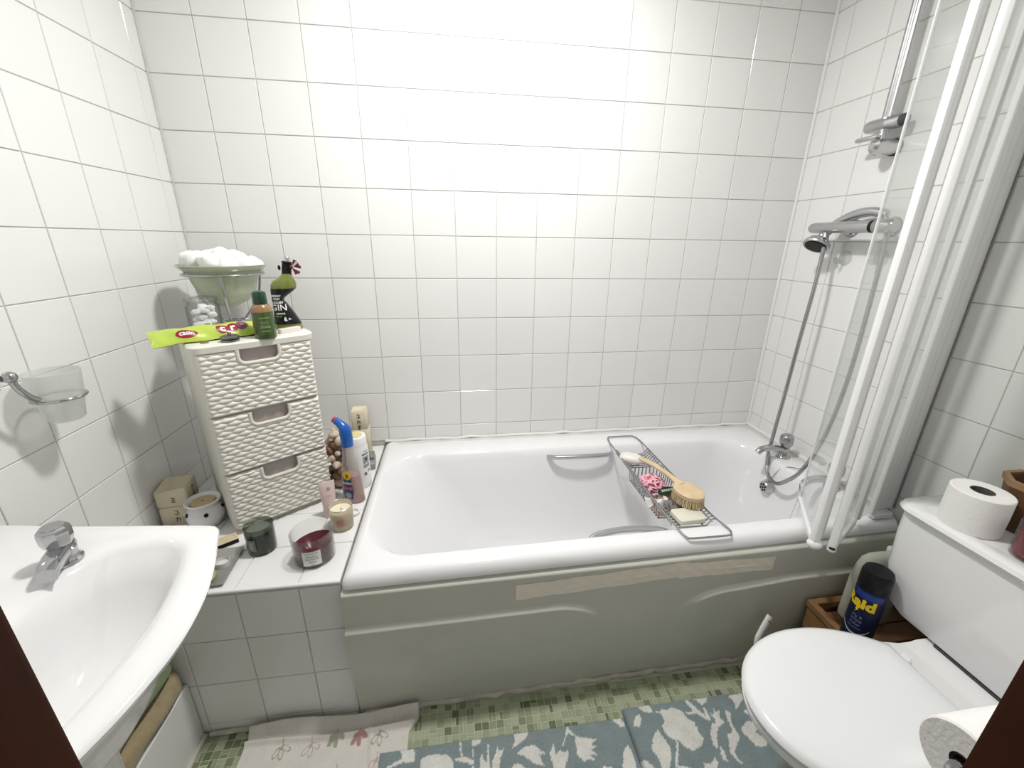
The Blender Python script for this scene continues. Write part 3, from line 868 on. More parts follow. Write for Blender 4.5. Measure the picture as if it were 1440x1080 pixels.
# ------------------------------------------------------------------ drawer tower
cw, cd = .296, .272
yaw = atan2(.588, .808)
ux, uy = Vector((.808, .588, 0)).normalized(), Vector((-.588, .808, 0)).normalized()
FL = Vector((.250, -.545, 0))
cen = FL + ux * (cw / 2) + uy * (cd / 2)
tower = thing('drawer_tower', 'cream plastic three-drawer tower with wicker-pattern fronts, standing on the ledge', 'drawer unit', (cen.x, cen.y, LEDGE), yaw)
HT = 1.067 - LEDGE
hw, hd_ = cw / 2, cd / 2
g = G()
g.loft([rrect(-hw + i_, hw - i_, -hd_ + .012 + i_ * .2, hd_ - i_, .022, z, 5) for z, i_ in ((0, .012), (.006, .006), (.02, .003), (HT - .02, .001))], True, True)
obj('carcass', g, CREAMPL, tower)
g = G().loft([rrect(-hw - o_, hw + o_, -hd_ - o_, hd_ + o_, .03, z, 6) for z, o_ in ((HT - .022, .000), (HT - .020, .004), (HT - .005, .005), (HT - .001, .002), (HT, -.003))], True, True)
obj('lid', g, CREAMPL, tower)
ND = [(.0135, .192), (.196, .368), (.372, .549)]        # drawer bottoms and tops above the ledge
def wick(x, z, z0):
    rh = .0121
    r = (z - z0) / rh; k = math.floor(r); fr = r - k
    ph = (x / .034 + .5 * (k % 2) + .1 * sin(k * 1.7)) % 1.0
    e = ph * 2 - 1
    bulge = max(0, 1 - e * e) ** .6
    width = .28 + .72 * bulge
    q = abs(fr - .5) * 2
    return .0050 * max(0, 1 - (q / width) ** 2) ** .5 * (.12 + .88 * bulge)
for k, (z0, z1) in enumerate(ND):
    dr = bpy.data.objects.new('drawer', None); COL.objects.link(dr); dr.parent = tower; dr.location = (0, -hd_, 0)
    hx0, hx1, hz = -.050, .052, z1 - .040
    def inside(x, z, m=0.0):
        x0, x1, zb, r = hx0 - m, hx1 + m, hz - m, .018 + m
        if not (x0 < x < x1 and z > zb): return False
        if z < zb + r:
            if x < x0 + r: return (x - x0 - r) ** 2 + (z - zb - r) ** 2 < r * r
            if x > x1 - r: return (x - x1 + r) ** 2 + (z - zb - r) ** 2 < r * r
        return True
    W0 = hw - .006
    def pt(u, v, z0=z0, z1=z1):
        x = -W0 + 2 * W0 * u; z = z0 + (z1 - z0) * v
        ed = min(x + W0, W0 - x, z - z0, z1 - z)
        lift = wick(x, z, z0) * min(1, max(0, (ed - .002) / .005))
        rnd = .006 * max(0, 1 - ed / .006) ** 2
        rnd += .008 * max(0, 1 - min(x + W0, W0 - x) / .012) ** 2
        if inside(x, z, .006): lift = .002
        return (x, -lift + rnd, z)
    def sk(u, v): return inside(-W0 + 2 * W0 * u, z0 + (z1 - z0) * v, .001)
    obj('wicker_front', G().grid(pt, 150, 104, 0, sk), CREAMPL, dr, angle=180)
    g = G()
    arc = [(hx0, 0, z1)] + [(hx0 + .018 - .018 * cos(a), 0, hz + .018 - .018 * sin(a)) for a in [pi / 2 * i / 6 for i in range(7)]] + \
          [(hx1 - .018 + .018 * sin(a), 0, hz + .018 - .018 * cos(a)) for a in [pi / 2 * i / 6 for i in range(7)]] + [(hx1, 0, z1)]
    g.tube([(x, -.002, z) for x, y, z in arc], .0048, 8)
    hnd = obj('handle', g, CREAMPL, dr, label='raised rim of the finger notch')
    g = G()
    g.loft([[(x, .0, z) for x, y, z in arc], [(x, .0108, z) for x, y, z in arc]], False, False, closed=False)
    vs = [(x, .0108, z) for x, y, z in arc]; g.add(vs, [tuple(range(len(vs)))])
    obj('notch', g, RECESS_SHADE, hnd, label='finger notch with shade painted in')

# ---- things on the tower
CTZ = 1.067
# bowl on a wire stand
st = thing('bowl_stand', 'dull metal wire stand holding the green glass bowl', 'stand', (.192, -.190, CTZ))
BR = 1.220 - CTZ
g = G(); g.tube([(.108 * cos(2 * pi * i / 48), .108 * sin(2 * pi * i / 48), BR) for i in range(48)], .0042, 8, closed=True)
obj('ring', g, DULL, st)
for k in range(3):
    a = radians(-70 + 120 * k)
    P = smooth_path([(.108 * cos(a), .108 * sin(a), BR), (.105 * cos(a), .105 * sin(a), BR - .03), (.093 * cos(a), .093 * sin(a), BR - .075), (.072 * cos(a), .072 * sin(a), .045),
                     (.048 * cos(a), .048 * sin(a), .018), (.036 * cos(a), .036 * sin(a), .005)], 8)
    obj('leg', G().tube(P, .004, 8), DULL, st)
g = G().tube([(.036 * cos(2 * pi * i / 32), .036 * sin(2 * pi * i / 32), .005) for i in range(32)], .0038, 8, closed=True)
obj('foot_ring', g, DULL, st)
GLASSG = mat('pale_green_glass', (0.56, 0.63, 0.46), rough=.18, trans=.25, coat=.5, sub=.1)
bw = thing('glass_bowl', 'pale green frosted glass bowl full of cotton wool balls', 'bowl', (.192, -.190, CTZ))
z = BR
prof = [(0, z - .112), (.03, z - .108), (.062, z - .090), (.085, z - .060), (.098, z - .025), (.105, z - .002), (.112, z + .009), (.131, z + .026), (.136, z + .030),
        (.133, z + .031), (.109, z + .014), (.101, z + .002), (.094, z - .022), (.081, z - .056), (.059, z - .085), (.03, z - .102), (0, z - .105)]
prof = [(r * .915, BR + (q - BR) * .915) for r, q in prof]
obj('shell', G().lathe(prof, 56, 0, None, False, False), GLASSG, bw)
COTTON = mat('cotton_wool', (0.88, 0.88, 0.88), rough=1.0, bump=.9, bscale=90, sheen=.5, sub=.2)
rc = random.Random(4)
cb = [(-.080, -.028, .046), (-.046, -.062, .048), (-.028, .005, .054), (.020, -.030, .060), (.040, .036, .044), (.078, -.018, .030), (.050, -.066, .034), (.0, -.080, .044), (-.058, .052, .048), (.086, .030, .030), (-.084, .022, .046), (.01, .082, .048)]
cmeshes = []
for i in range(4):
    g = G(); g.sphere((0, 0, 0), .029, 20, 14)
    g.v = [tuple(Vector(p) * (1 + .10 * sin(p[0] * 160 + i) * cos(p[1] * 140 + 2 * i) + .05 * sin(p[2] * 230 + i * 3))) for p in g.v]
    cmeshes.append(mesh('cotton_ball', g, COTTON))
spot = ['at the far left of the heap', 'at the front left of the heap', 'in the left middle of the heap', 'topmost on the heap', 'just behind the topmost one', 'at the right edge of the bowl',
        'at the front right of the heap', 'lowest at the front of bowl', 'at the back left of heap', 'at the back right rim', 'against the left rim of bowl', 'at the very back of the heap']
for i, (x, y, zz) in enumerate(cb):
    o = bpy.data.objects.new('cotton_ball', cmeshes[i % 4]); COL.objects.link(o)
    o.location = (.192 + x * .92, -.190 + y * .92, CTZ + BR + zz * .92 - .004); o.rotation_euler = (rc.random() * 6, rc.random() * 6, rc.random() * 6)
    tag(o, 'white cotton wool ball ' + spot[i], 'cotton ball', 'cotton wool balls in the green bowl')
# jar of cotton wool
jr = thing('glass_jar', 'small clear glass jar of white cotton pads behind the sweet packet', 'jar', (.176, -.315, CTZ))
obj('glass', G().lathe([(0, .001), (.038, .001), (.042, .006), (.042, .070), (.036, .078), (.037, .084), (.040, .084), (.040, .086), (.035, .086), (.034, .078), (.040, .068), (.040, .008), (0, .006)], 36, 0, None, False, False), CLEAR, jr)
obj('jar_lid', G().lathe([(.034, .0865), (.041, .0867), (.042, .090), (.038, .096), (.02, .099), (0, .0995)], 36, 0, None, False, False), CLEAR, jr)
g = G(); rg = random.Random(5)
for i in range(26):
    a = rg.random() * 6.28; r = .024 * rg.random() ** .5
    g.sphere((r * cos(a), r * sin(a), .018 + .052 * i / 26), (.013, .013, .008), 8, 5)
obj('cotton_pads', g, COTTON, jr)
g = G(); cyl_patch(g, .0421, radians(-72), .5, .004, .030)
LBL = mat('white_label', (.82, .82, .80), rough=.6)
lb = obj('label', g, LBL, jr)
g = G(); cyl_patch(g, .0423, radians(-58), .17, .008, .026)
obj('printed_block', g, GREYPL, lb)
# bubble gum / sweet packet
LIME = mat('lime_foil', (0.48, 0.62, 0.09), rough=.28, var=.16, vscale=18, bump=.5, bscale=40, coat=.3)
pk = thing('sweet_packet', 'lime green foil sweet packet lying across the tower top', 'packet', (.250, -.439, CTZ + .005), atan2(-.38 + .505, .310 - .145))
pk.rotation_euler.x = radians(30)
L_, Wd = .130, .031
def pkt(side):
    def f(u, v):
        x = (u * 2 - 1) * L_; y = (v * 2 - 1) * Wd * (1 + .05 * sin(u * 19))
        puff = max(0, 1 - (abs(x) / L_) ** 6) * (1 - abs(v * 2 - 1) ** 2.2)
        crimp = .002 * sin(y * 900) * (1 if abs(x) > L_ - .014 else 0)
        z = .014 + side * (.0175 * puff * (.85 + .15 * sin(u * 23 + v * 5)) + .0006) + crimp - .012 * max(0, -x / L_ - .6) + .002
        return (x, y, z)
    return f
g = G().grid(pkt(1), 70, 18); g.grid(pkt(-1), 70, 18)
obj('wrapper', g, LIME, pk, angle=70)
top = pkt(1)
def on_pk(x0, y0):
    def fn(x, y):
        X, Y = x0 + x, y0 + y
        p = top((X / L_ + 1) / 2, (Y / Wd + 1) / 2); return (p[0], p[1], p[2] + .0010)
    return fn
def patch(name, parent, fn, pts, m, label=None):
    """small printed shape laid on a surface: pts is a 2D outline, filled from its centre"""
    cx_ = sum(p[0] for p in pts) / len(pts); cy_ = sum(p[1] for p in pts) / len(pts)
    g = G(); vs = [fn(cx_, cy_)]
    for k in (.34, .67, 1.0): vs += [fn(cx_ + (p[0] - cx_) * k, cy_ + (p[1] - cy_) * k) for p in pts]
    n = len(pts); fs = [(0, 1 + i, 1 + (i + 1) % n) for i in range(n)]
    for r in range(2):
        fs += [(1 + r * n + i, 1 + (r + 1) * n + i, 1 + (r + 1) * n + (i + 1) % n, 1 + r * n + (i + 1) % n) for i in range(n)]
    g.add(vs, fs)
    return obj(name, g, m, parent, label=label)
def oval(a, b, n=28): return [(a * cos(2 * pi * i / n), b * sin(2 * pi * i / n)) for i in range(n)]
CRIM = mat('crimson_print', (.30, .012, .03), rough=.35)
WHT = mat('white_print', (.85, .85, .85), rough=.5)
PURP = mat('purple_print', (.22, .07, .14), rough=.4)
YEL = mat('yellow_print', (.75, .55, .01), rough=.45)
fn = on_pk(-.055, -.012)
patch('logo_oval', pk, fn, oval(.0235, .0115), CRIM)
lettering('casin', .0165, lambda x, y: tuple(Vector(fn(x, y)) + Vector((0, 0, .0006))), WHT, pk, bold=.0004)
fn2 = on_pk(.045, -.006)
for dx, m, rr_ in ((-.021, CRIM, .0145), (.003, CRIM, .0135), (.027, PURP, .0140)):
    f3 = on_pk(.045 + dx, -.006 + dx * .12)
    pp = patch('print_disc', pk, f3, oval(rr_, rr_), m)
    if m is not PURP:
        lettering('c' if dx < -.01 else 'r', .029, lambda x, y, f3=f3: tuple(Vector(f3(x, y - .001)) + Vector((0, 0, .0007))), WHT, pk, bold=.0012)
    else:
        patch('print_disc', pk, lambda x, y, f3=f3: tuple(Vector(f3(x, y)) + Vector((0, 0, .0007))), oval(.0045, .0045), mat('lilac_print', (.4, .25, .33), rough=.4))
# dark flat pouch beneath the packet
dk = thing('black_pouch', 'flat black pouch under the sweet packet', 'pouch', (.306, -.412, CTZ), atan2(.115, .17))
obj('body', G().loft([rrect(-.062 + i_, .075 - i_, -.022 + i_, .024 - i_, .010, z, 4) for z, i_ in ((0, .003), (.001, 0), (.004, .001), (.006, .006))], True, True), BLACKP, dk)
# round pewter lid
pl_ = thing('pewter_lid', 'small round grey metal lid with knob, front edge of tower', 'lid', (.313, -.474, CTZ))
PEW = mat('pewter', (.25, .25, .25), rough=.35, metal=1.0)
obj('disc', G().lathe([(.020, 0), (.0215, .002), (.0215, .005), (.018, .007), (.0225, .009), (.0225, .013), (.016, .016), (0, .0165)], 32, 0, None, True, False), PEW, pl_)
obj('knob', G().lathe([(.003, .016), (.005, .021), (.003, .025), (0, .0255)], 14, 0, None, False, False), PEW, pl_)
# coin-like token
tk = tag(obj('coin', G().lathe([(.009, 0), (.0098, .0008), (.0098, .0018), (.009, .0024), (0, .0022)], 24), PEW, None, (.258, -.492, CTZ)), 'small coin near the front left edge of the tower', 'coin')
# small green bottle
gb = thing('toiletry_bottle', 'small dark green bottle with green cap, front of the tower', 'bottle', (.386, -.432, CTZ), 0)
OLIVE = mat('olive_green_bottle', (.045, .085, .010), rough=.18, coat=.5)
AMBER = mat('amber_plastic', (.27, .16, .065), rough=.25, coat=.4)
DGREEN = mat('dark_green_cap', (.008, .05, .022), rough=.25, coat=.3)
obj('body', G().lathe([(.0255, 0), (.0275, .003), (.0270, .02), (.0265, .068), (.0262, .0721)], 36, 0, None, True, False), OLIVE, gb)
obj('shoulder', G().lathe([(.0263, .072), (.0255, .080), (.020, .089), (.0165, .092)], 36, 0, None, False, True), AMBER, gb)
obj('cap', G().lathe([(.0165, .0915), (.0178, .094), (.0170, .118), (.0155, .124), (.010, .127), (0, .1275)], 36, 0, None, False, False), DGREEN, gb)
LGP = mat('pale_green_print', (.22, .34, .14), rough=.4)
for zz, hw2 in ((.056, .5), (.034, .42), (.030, .5), (.020, .4)):
    g = G(); cyl_patch(g, .0268, radians(-62), hw2, zz, zz + .0022); obj('print_line', g, LGP, gb)
lettering('BIO', .012, on_cyl(.0268, radians(-62), .044), LGP, gb)
# kinked black-label bottle
kb = thing('novelty_bottle', 'kinked olive bottle with black label and red striped bow', 'bottle', (.408, -.318, CTZ), radians(10))
kb.scale = (.96, .96, .95)
OLB = mat('olive_liquid', (.17, .20, .035), rough=.12, coat=.6)
BLK = mat('black_label', (.008, .008, .012), rough=.3)
def kink(z):
    """(left edge, right edge, half depth) of the bottle at height z"""
    T = [(0, -.037, .036, .020), (.004, -.039, .040, .022), (.020, -.038, .036, .022), (.050, -.036, .022, .021), (.080, -.035, .005, .019), (.092, -.035, -.004, .018), (.100, -.035, .000, .018), (.116, -.035, .022, .021),
         (.128, -.034, .036, .022), (.138, -.033, .039, .022), (.150, -.026, .037, .021), (.160, -.010, .032, .017), (.168, .0, .029, .0145), (.172, .002, .028, .014)]
    for a, b in zip(T[:-1], T[1:]):
        if z <= b[0]:
            t = (z - a[0]) / (b[0] - a[0]); return [a[i] + (b[i] - a[i]) * t for i in (1, 2, 3)]
    return list(T[-1][1:])
def kring(z, grow=0.0):
    l, r, d = kink(z); c_, h_ = (l + r) / 2, (r - l) / 2 + grow
    d += grow; out = []
    for k in range(36):
        a = 2 * pi * k / 36; ca, sa = cos(a), sin(a)
        out.append((c_ + h_ * (abs(ca) ** .8) * (1 if ca >= 0 else -1), d * (abs(sa) ** .8) * (1 if sa >= 0 else -1), z))
    return out
zs = [i * .172 / 48 for i in range(49)]
obj('glass', G().loft([kring(z) for z in zs], True, True), OLB, kb, angle=60)
obj('label', G().loft([kring(z, .0006) for z in [.018 + i * (.128 - .018) / 40 for i in range(41)]], False, False), BLK, kb, angle=60)
MN = Matrix.Translation((.0155, 0, .168)) @ Matrix.Rotation(radians(9), 4, 'Y')
obj('neck_wrap', G().lathe([(.0145, 0), (.0135, .004), (.0135, .036), (.0150, .037), (.0150, .040), (.009, .041)], 28, 0, MN), BLACKP, kb)
obj('stopper', G().lathe([(.0085, .041), (.0085, .052), (.007, .054), (0, .0545)], 20, 0, MN, False, False), SATIN, kb, label='silvery stopper')
STR = mat('red_black_ribbon', (.14, .01, .02), rough=.5)
WRB = mat('white_ribbon_stripe', (.75, .72, .72), rough=.5)
g = G()
for i in range(7):
    a = radians(-60 + i * 20); L2 = .024 + .004 * (i % 2)
    p0 = Vector((.036, -.012, .192)); d = Vector((cos(a) * .9, -.25, sin(a)))
    s2 = Vector((-sin(a), 0, cos(a))) * .0042
    e_ = p0 + d * L2
    t_ = Vector((0, -.0012 - .001 * (i % 3), 0))
    g.add([p0 - s2 * .4 + t_, p0 + s2 * .4 + t_, e_ + s2 + t_, e_ - s2 + t_, p0 - s2 * .4 - t_, p0 + s2 * .4 - t_, e_ + s2 - t_, e_ - s2 - t_],
          [(0, 1, 2, 3), (7, 6, 5, 4), (0, 4, 5, 1), (1, 5, 6, 2), (2, 6, 7, 3), (3, 7, 4, 0)], 1 if i in (2, 5) else 0)
obj('ribbon_knot', G().sphere((.034, -.013, .192), .006, 10, 6, 0), STR, kb)
obj('ribbon_end', G().sphere((.0, -.010, .190), (.004, .006, .008), 10, 6, 0), BLACKP, kb)
obj('ribbon_bow', g, [STR, WRB], kb, label='red, black and white striped ribbon bow')
def on_k(x0, z0):
    def fn(x, y):
        X, Z = x0 + x, z0 + y
        l, r, d = kink(Z); c_, h_ = (l + r) / 2, (r - l) / 2 + .0006
        q = max(-.98, min(.98, (X - c_) / h_)); ca = abs(q) ** (1 / .8)
        sa = sqrt(max(0, 1 - ca * ca)) ** .8
        return (X, -(d + .0006) * sa - .0006, Z)
    return fn
for txt, sz, x0, z0 in (('MERRY', .0088, -.020, .106), ('OLD', .0088, -.020, .097), ('LIQUID', .0092, -.019, .086), ('GIN', .026, -.017, .070), ('LICIOUS', .0068, -.014, .052), ('bath gel', .0055, -.020, .044)):
    lettering(txt, sz, on_k(x0, z0), WHT if sz > .006 else LGP, kb, bold=.0003)
fnk = on_k(.0, .034)
patch('bird_print', kb, fnk, [(-.006, .004), (-.004, .008), (-.001, .006), (0, 0), (.003, -.004), (-.003, -.006), (-.007, -.003)], WHT)
patch('bird_print', kb, fnk, [(.005, -.002), (.016, .001), (.009, .003), (.008, .006)], WHT)
# small white box
wb = tag(obj('lip_balm_stick', G().loft([rrect(-.032 + i_, .032 - i_, -.0085 + i_, .0085 - i_, .004, z, 3) for z, i_ in ((0, .001), (.001, 0), (.012, 0), (.013, .001))], True, True), mat('white_pink_card', (.75, .70, .70), rough=.4), None,
             (.425, -.366, CTZ), atan2(.046, .038)), 'little white and pink stick lying right of the green bottle', 'balm stick')

# ------------------------------------------------------------------ things on the ledge
WAXW = mat('ivory_wax', (.70, .64, .48), rough=.5, sub=.2, var=.12, vscale=30, bump=.5, bscale=60)
INK = mat('brown_ink', (.16, .13, .09), rough=.8)
def glyph(parent, fn, strokes, w=.0022, m=INK):
    g = G()
    for (x0, y0), (x1, y1) in strokes:
        d = Vector((x1 - x0, y1 - y0)); d = d.normalized() if d.length else Vector((1, 0)); nx, ny = -d.y * w / 2, d.x * w / 2
        pts = [(x0 + nx, y0 + ny), (x0 - nx, y0 - ny), (x1 - nx, y1 - ny), (x1 + nx, y1 + ny)]
        g.add([fn(*p) for p in pts], [(0, 1, 2, 3)])
    return obj('character', g, m, parent)
GL = [[((-.006, .006), (.006, .006)), ((0, .009), (0, -.008)), ((-.006, -.002), (.006, 0)), ((-.005, -.008), (.006, -.008))],
      [((-.005, .008), (.004, .006)), ((.004, .006), (.002, 0)), ((.002, 0), (.006, -.007)), ((-.006, -.004), (.002, -.008))],
      [((-.006, .003), (.006, .004)), ((-.002, .009), (-.005, -.008)), ((.004, .004), (.004, -.007))]]
# stacked square wax blocks by the left wall
sb = thing('carved_wax_block', 'ivory square wax candle with carved characters, corner of ledge behind the basin', 'candle', (.047, -.428, LEDGE), radians(10))
def block(z0, z1, a, melt=0.0):
    rings = []
    for z in (z0, z0 + .003, z1 - .004, z1):
        e = .0025 if z in (z0, z1) else 0
        rr_ = []
        for x, y, zz in rrect(-a + e, a - e, -a + e, a - e, .006, z, 3):
            drop = 0
            if z >= z1 - .005 and melt: drop = melt * max(0, 1 - ((x + .01) ** 2 + (y + .028) ** 2) / .0012)
            rr_.append((x, y, zz - drop))
        rings.append(rr_)
    return rings
g = G(); R_ = block(.0635, .124, .041, .020); g.loft(R_, True, False)
n = len(R_[0])
inner = [(x * .62, y * .62, z - .014) for x, y, z in R_[-1]]
g.loft([R_[-1], inner], False, True)
obj('upper_block', g, WAXW, sb, angle=50)
obj('lower_block', G().loft(block(0, .062, .0405), True, True), WAXW, sb, angle=50)
for i, (zc, k) in enumerate(((.088, 0), (.044, 1), (.020, 2))): glyph(sb, lambda x, y, zc=zc: (x + .004, -.0416, zc + y), GL[k])
for i, (zc, k) in enumerate(((.102, 2), (.082, 0), (.042, 1))): glyph(sb, lambda x, y, zc=zc: (.0416, x + .002, zc + y), GL[k])
# oil burner
bn = thing('oil_burner', 'round white ceramic oil burner with dark air holes, between wax candle and tower', 'oil burner', (.140, -.472, LEDGE))
obj('body', G().lathe([(.030, 0), (.034, .003), (.045, .02), (.050, .036), (.047, .056), (.038, .070), (.036, .074), (.042, .080), (.0465, .083), (.0465, .087), (.043, .0885), (.036, .083), (.030, .072), (0, .070)], 48, 0, None, True, False), CERAMIC, bn)
obj('wax_disc', G().lathe([(.0305, .070), (.0305, .0815), (.029, .083), (0, .083)], 36, 0, None, False, False), mat('yellow_wax', (.55, .45, .26), rough=.5, var=.15, vscale=40), bn, label='yellowed wax disc in the dish')
g = G(); g.sphere((0, 0, .0835), (.0025, .0025, .002), 8, 5)
obj('wick', g, INK, bn)
g = G()
for a in (-58, 12, 75, -130):
    a = radians(a); r = .0462; c = Vector((r * cos(a), r * sin(a), .056))
    nrm = Vector((cos(a), sin(a), .45)).normalized()
    M = Matrix.Translation(c + nrm * .0002) @ nrm.to_track_quat('Z', 'Y').to_matrix().to_4x4()
    g.lathe([(.0058, -.003), (.0058, .0012), (0, .0013)], 20, 0, M, False, False)
obj('air_hole', g, DARKHOLE, bn)
# opened match card
mc = thing('matchbox', 'small cream and black matchbox beside the tower foot', 'matchbox', (.240, -.571, LEDGE), radians(35))
obj('sleeve', G().box((0, 0, .0075), (.052, .036, .013), bev=.001), mat('cream_card', (.62, .52, .36), rough=.7, var=.35, vscale=70), mc)
obj('striker', G().box((0, -.0185, .0075), (.050, .0012, .011)), BLACKP, mc, label='dark striking strip')
obj('tray', G().box((-.028, 0, .007), (.02, .032, .010), bev=.001), BLACKP, mc)
# grey tray with tealight and soap
tra = thing('soap_tray', 'grey rectangular metal tray at the front of the ledge beside the basin', 'tray', (.262, -.675, LEDGE), radians(4))
TRAYM = mat('tray_metal', (.36, .36, .34), rough=.35, metal=.3)
g = G().loft([rrect(-.046 + i_, .044 - i_, -.070 + i_, .070 - i_, .006, z, 3) for z, i_ in ((0, .006), (.002, .004), (.009, 0), (.0105, .001), (.0095, .004), (.004, .010))], True, True)
obj('tray', g, TRAYM, tra)
tl = tag(obj('tealight_cup', G().lathe([(.017, 0), (.0175, .014), (.0165, .0145), (.0160, .004), (0, .0035)], 28, 0, None, True, False), mat('white_metal_cup', (.70, .70, .68), rough=.35), None, (.274, -.665, LEDGE + .0042)), 'empty white tealight cup in the grey tray', 'tealight')
tag(obj('soap_remnant', G().sphere((0, 0, .007), (.017, .026, .008), 16, 8), mat('yellow_soap', (.42, .38, .20), rough=.5, var=.15, vscale=30), None, (.262, -.712, LEDGE + .0038), radians(20)), 'worn yellowish soap piece in the grey tray', 'soap')
# smoked green candle glass
gc = thing('candle_glass', 'dark grey-green candle glass at the tower foot', 'candle', (.350, -.607, LEDGE))
SMOKE = pane_mat('smoked_glass', (.58, .61, .57), edge=.5)
obj('glass', G().lathe([(0, .0006), (.034, .0006), (.0365, .004), (.0370, .082), (.0345, .0825), (.0340, .010), (0, .008)], 40, 0, None, False, False), SMOKE, gc)
obj('wax', G().lathe([(.0335, .0085), (.0335, .066), (0, .064)], 36, 0, None, True, False), mat('dark_green_wax', (.15, .165, .14), rough=.4, var=.2, vscale=40), gc)
g = G(); cyl_patch(g, .0372, radians(-105), .32, .020, .056)
gl_ = obj('label', g, mat('grey_label', (.16, .17, .16), rough=.5), gc)
g = G(); cyl_patch(g, .0374, radians(-105), .14, .027, .048)
obj('label_print', g, mat('pale_label', (.30, .31, .30), rough=.5), gl_)
# red candle in wide glass
rd = thing('candle_bowl', 'wide clear glass of dark red wax with a white label', 'candle', (.505, -.656, LEDGE))
obj('glass', G().lathe([(0, .0006), (.049, .0006), (.0525, .005), (.0545, .086), (.0530, .088), (.0515, .086), (.0498, .011), (0, .009)], 56, 0, None, False, False), CLEAR, rd)
DRED = mat('dark_red_wax', (.085, .002, .011), rough=.3, sub=.1, var=.25, vscale=30)
g = G()
rings = []
for r, z in ((.0490, .0095), (.0500, .030), (.0503, .052), (.0495, .053), (.040, .044), (.025, .030), (.012, .026)):
    rings.append([(r * cos(a), r * sin(a), z - (.010 * max(0, sin(a - .9)) if z > .02 else 0)) for a in [2 * pi * k / 48 for k in range(48)]])
g.loft(rings, True, True)
obj('wax', g, DRED, rd)
obj('wax_lump', G().sphere((-.038, -.020, .058), (.009, .008, .007), 14, 8), DRED, rd)
g = G(); cyl_patch(g, .0538, radians(-78), .42, .014, .058, off=.0012)
lb = obj('label', g, LBL, rd, label='white paper label with small lettering')
DGRY = mat('grey_print', (.18, .16, .15), rough=.6)
for t_, s_, zz in (('Scented candle', .0055, .053), ('Festive', .0085, .043), ('Berries &', .0085, .035), ('Spice', .0075, .027), ('200 g', .005, .018)):
    lettering(t_, s_, on_cyl(.0538, radians(-78), zz, off=.0017), DGRY, lb)
# floral votive candle
fv = thing('votive_candle', 'small frosted glass votive candle with pink flowers', 'candle', (.549, -.533, LEDGE))
obj('glass', G().lathe([(0, .0006), (.029, .0006), (.0325, .005), (.0345, .074), (.0335, .0755), (.0325, .074), (.0305, .008), (0, .007)], 40, 0, None, False, False), FROSTW, fv)
obj('wax', G().lathe([(.0300, .0075), (.0315, .060), (0, .0585)], 36, 0, None, True, False), mat('cream_wax', (.80, .74, .58), rough=.5, sub=.2), fv)
obj('rim', G().tube([(.0339 * cos(2 * pi * k / 40), .0339 * sin(2 * pi * k / 40), .0752) for k in range(40)], .0008, 6, closed=True), DULL, fv)
obj('wick', G().tube([(0, 0, .058), (.001, 0, .064), (.006, -.003, .066)], .0009, 6), BLACKP, fv)
PINKD = mat('dusty_pink_print', (.50, .20, .19), rough=.6); LEAFP = mat('leaf_print', (.40, .38, .24), rough=.6)
for x, y, r, m in ((-.006, .006, .005, PINKD), (.004, .009, .0045, PINKD), (.0, -.004, .005, PINKD), (.003, -.010, .004, PINKD), (.010, .0, .004, LEAFP), (-.012, -.004, .004, LEAFP), (.011, -.012, .0035, LEAFP), (-.008, -.014, .004, LEAFP)):
    patch('flower_print', fv, on_cyl(.0338, radians(-80), .034, off=.0010), [(x + r * (1 + .25 * sin(5 * a)) * cos(a), y + r * (1 + .25 * sin(5 * a)) * sin(a)) for a in [2 * pi * k / 20 for k in range(20)]], m)
# pale pink tube standing on its cap
pt_ = thing('cream_tube', 'pale pink cosmetic tube standing on its cap by the tower', 'tube', (.497, -.468, LEDGE), radians(25))
PINKP = mat('pale_pink_plastic', (.72, .56, .55), rough=.35)
tr_ = []
for k in range(13):
    t = k / 12; z = .028 + t * .092; a = .0195 + .004 * t; b = .0195 * (1 - t) ** .8 + .0008
    tr_.append([(a * cos(2 * pi * i / 28), b * sin(2 * pi * i / 28), z) for i in range(28)])
obj('body', G().loft(tr_, True, True), PINKP, pt_)
obj('cap', G().lathe([(.0195, 0), (.0205, .002), (.0200, .027), (.018, .028)], 28), mat('pink_cap', (.70, .50, .50), rough=.3), pt_)
def on_tube(x, y):
    z = .075 + y; t = (z - .028) / .092; b = .0195 * (1 - t) ** .8 + .0008; a = .0195 + .004 * t
    return (x, -b * sqrt(max(0, 1 - (x / a) ** 2)) - .0008, z)
patch('round_emblem', pt_, lambda x, y: on_tube(x + .002, y + .022), oval(.0052, .0052), GREYPL)
lettering('rose', .009, lambda x, y: on_tube(x, y - .0), mat('grey_pink_print', (.45, .36, .36), rough=.5), pt_)
# bottle cap ring
tag(obj('bottle_cap', G().lathe([(.016, 0), (.017, .001), (.017, .010), (.0155, .011), (.0125, .011), (.012, .003), (.006, .003), (.005, .006), (0, .006)], 32, 0, None, True, False), WHITEPL, None, (.571, -.476, LEDGE)), 'round white bottle cap lying upturned by the bath', 'cap')
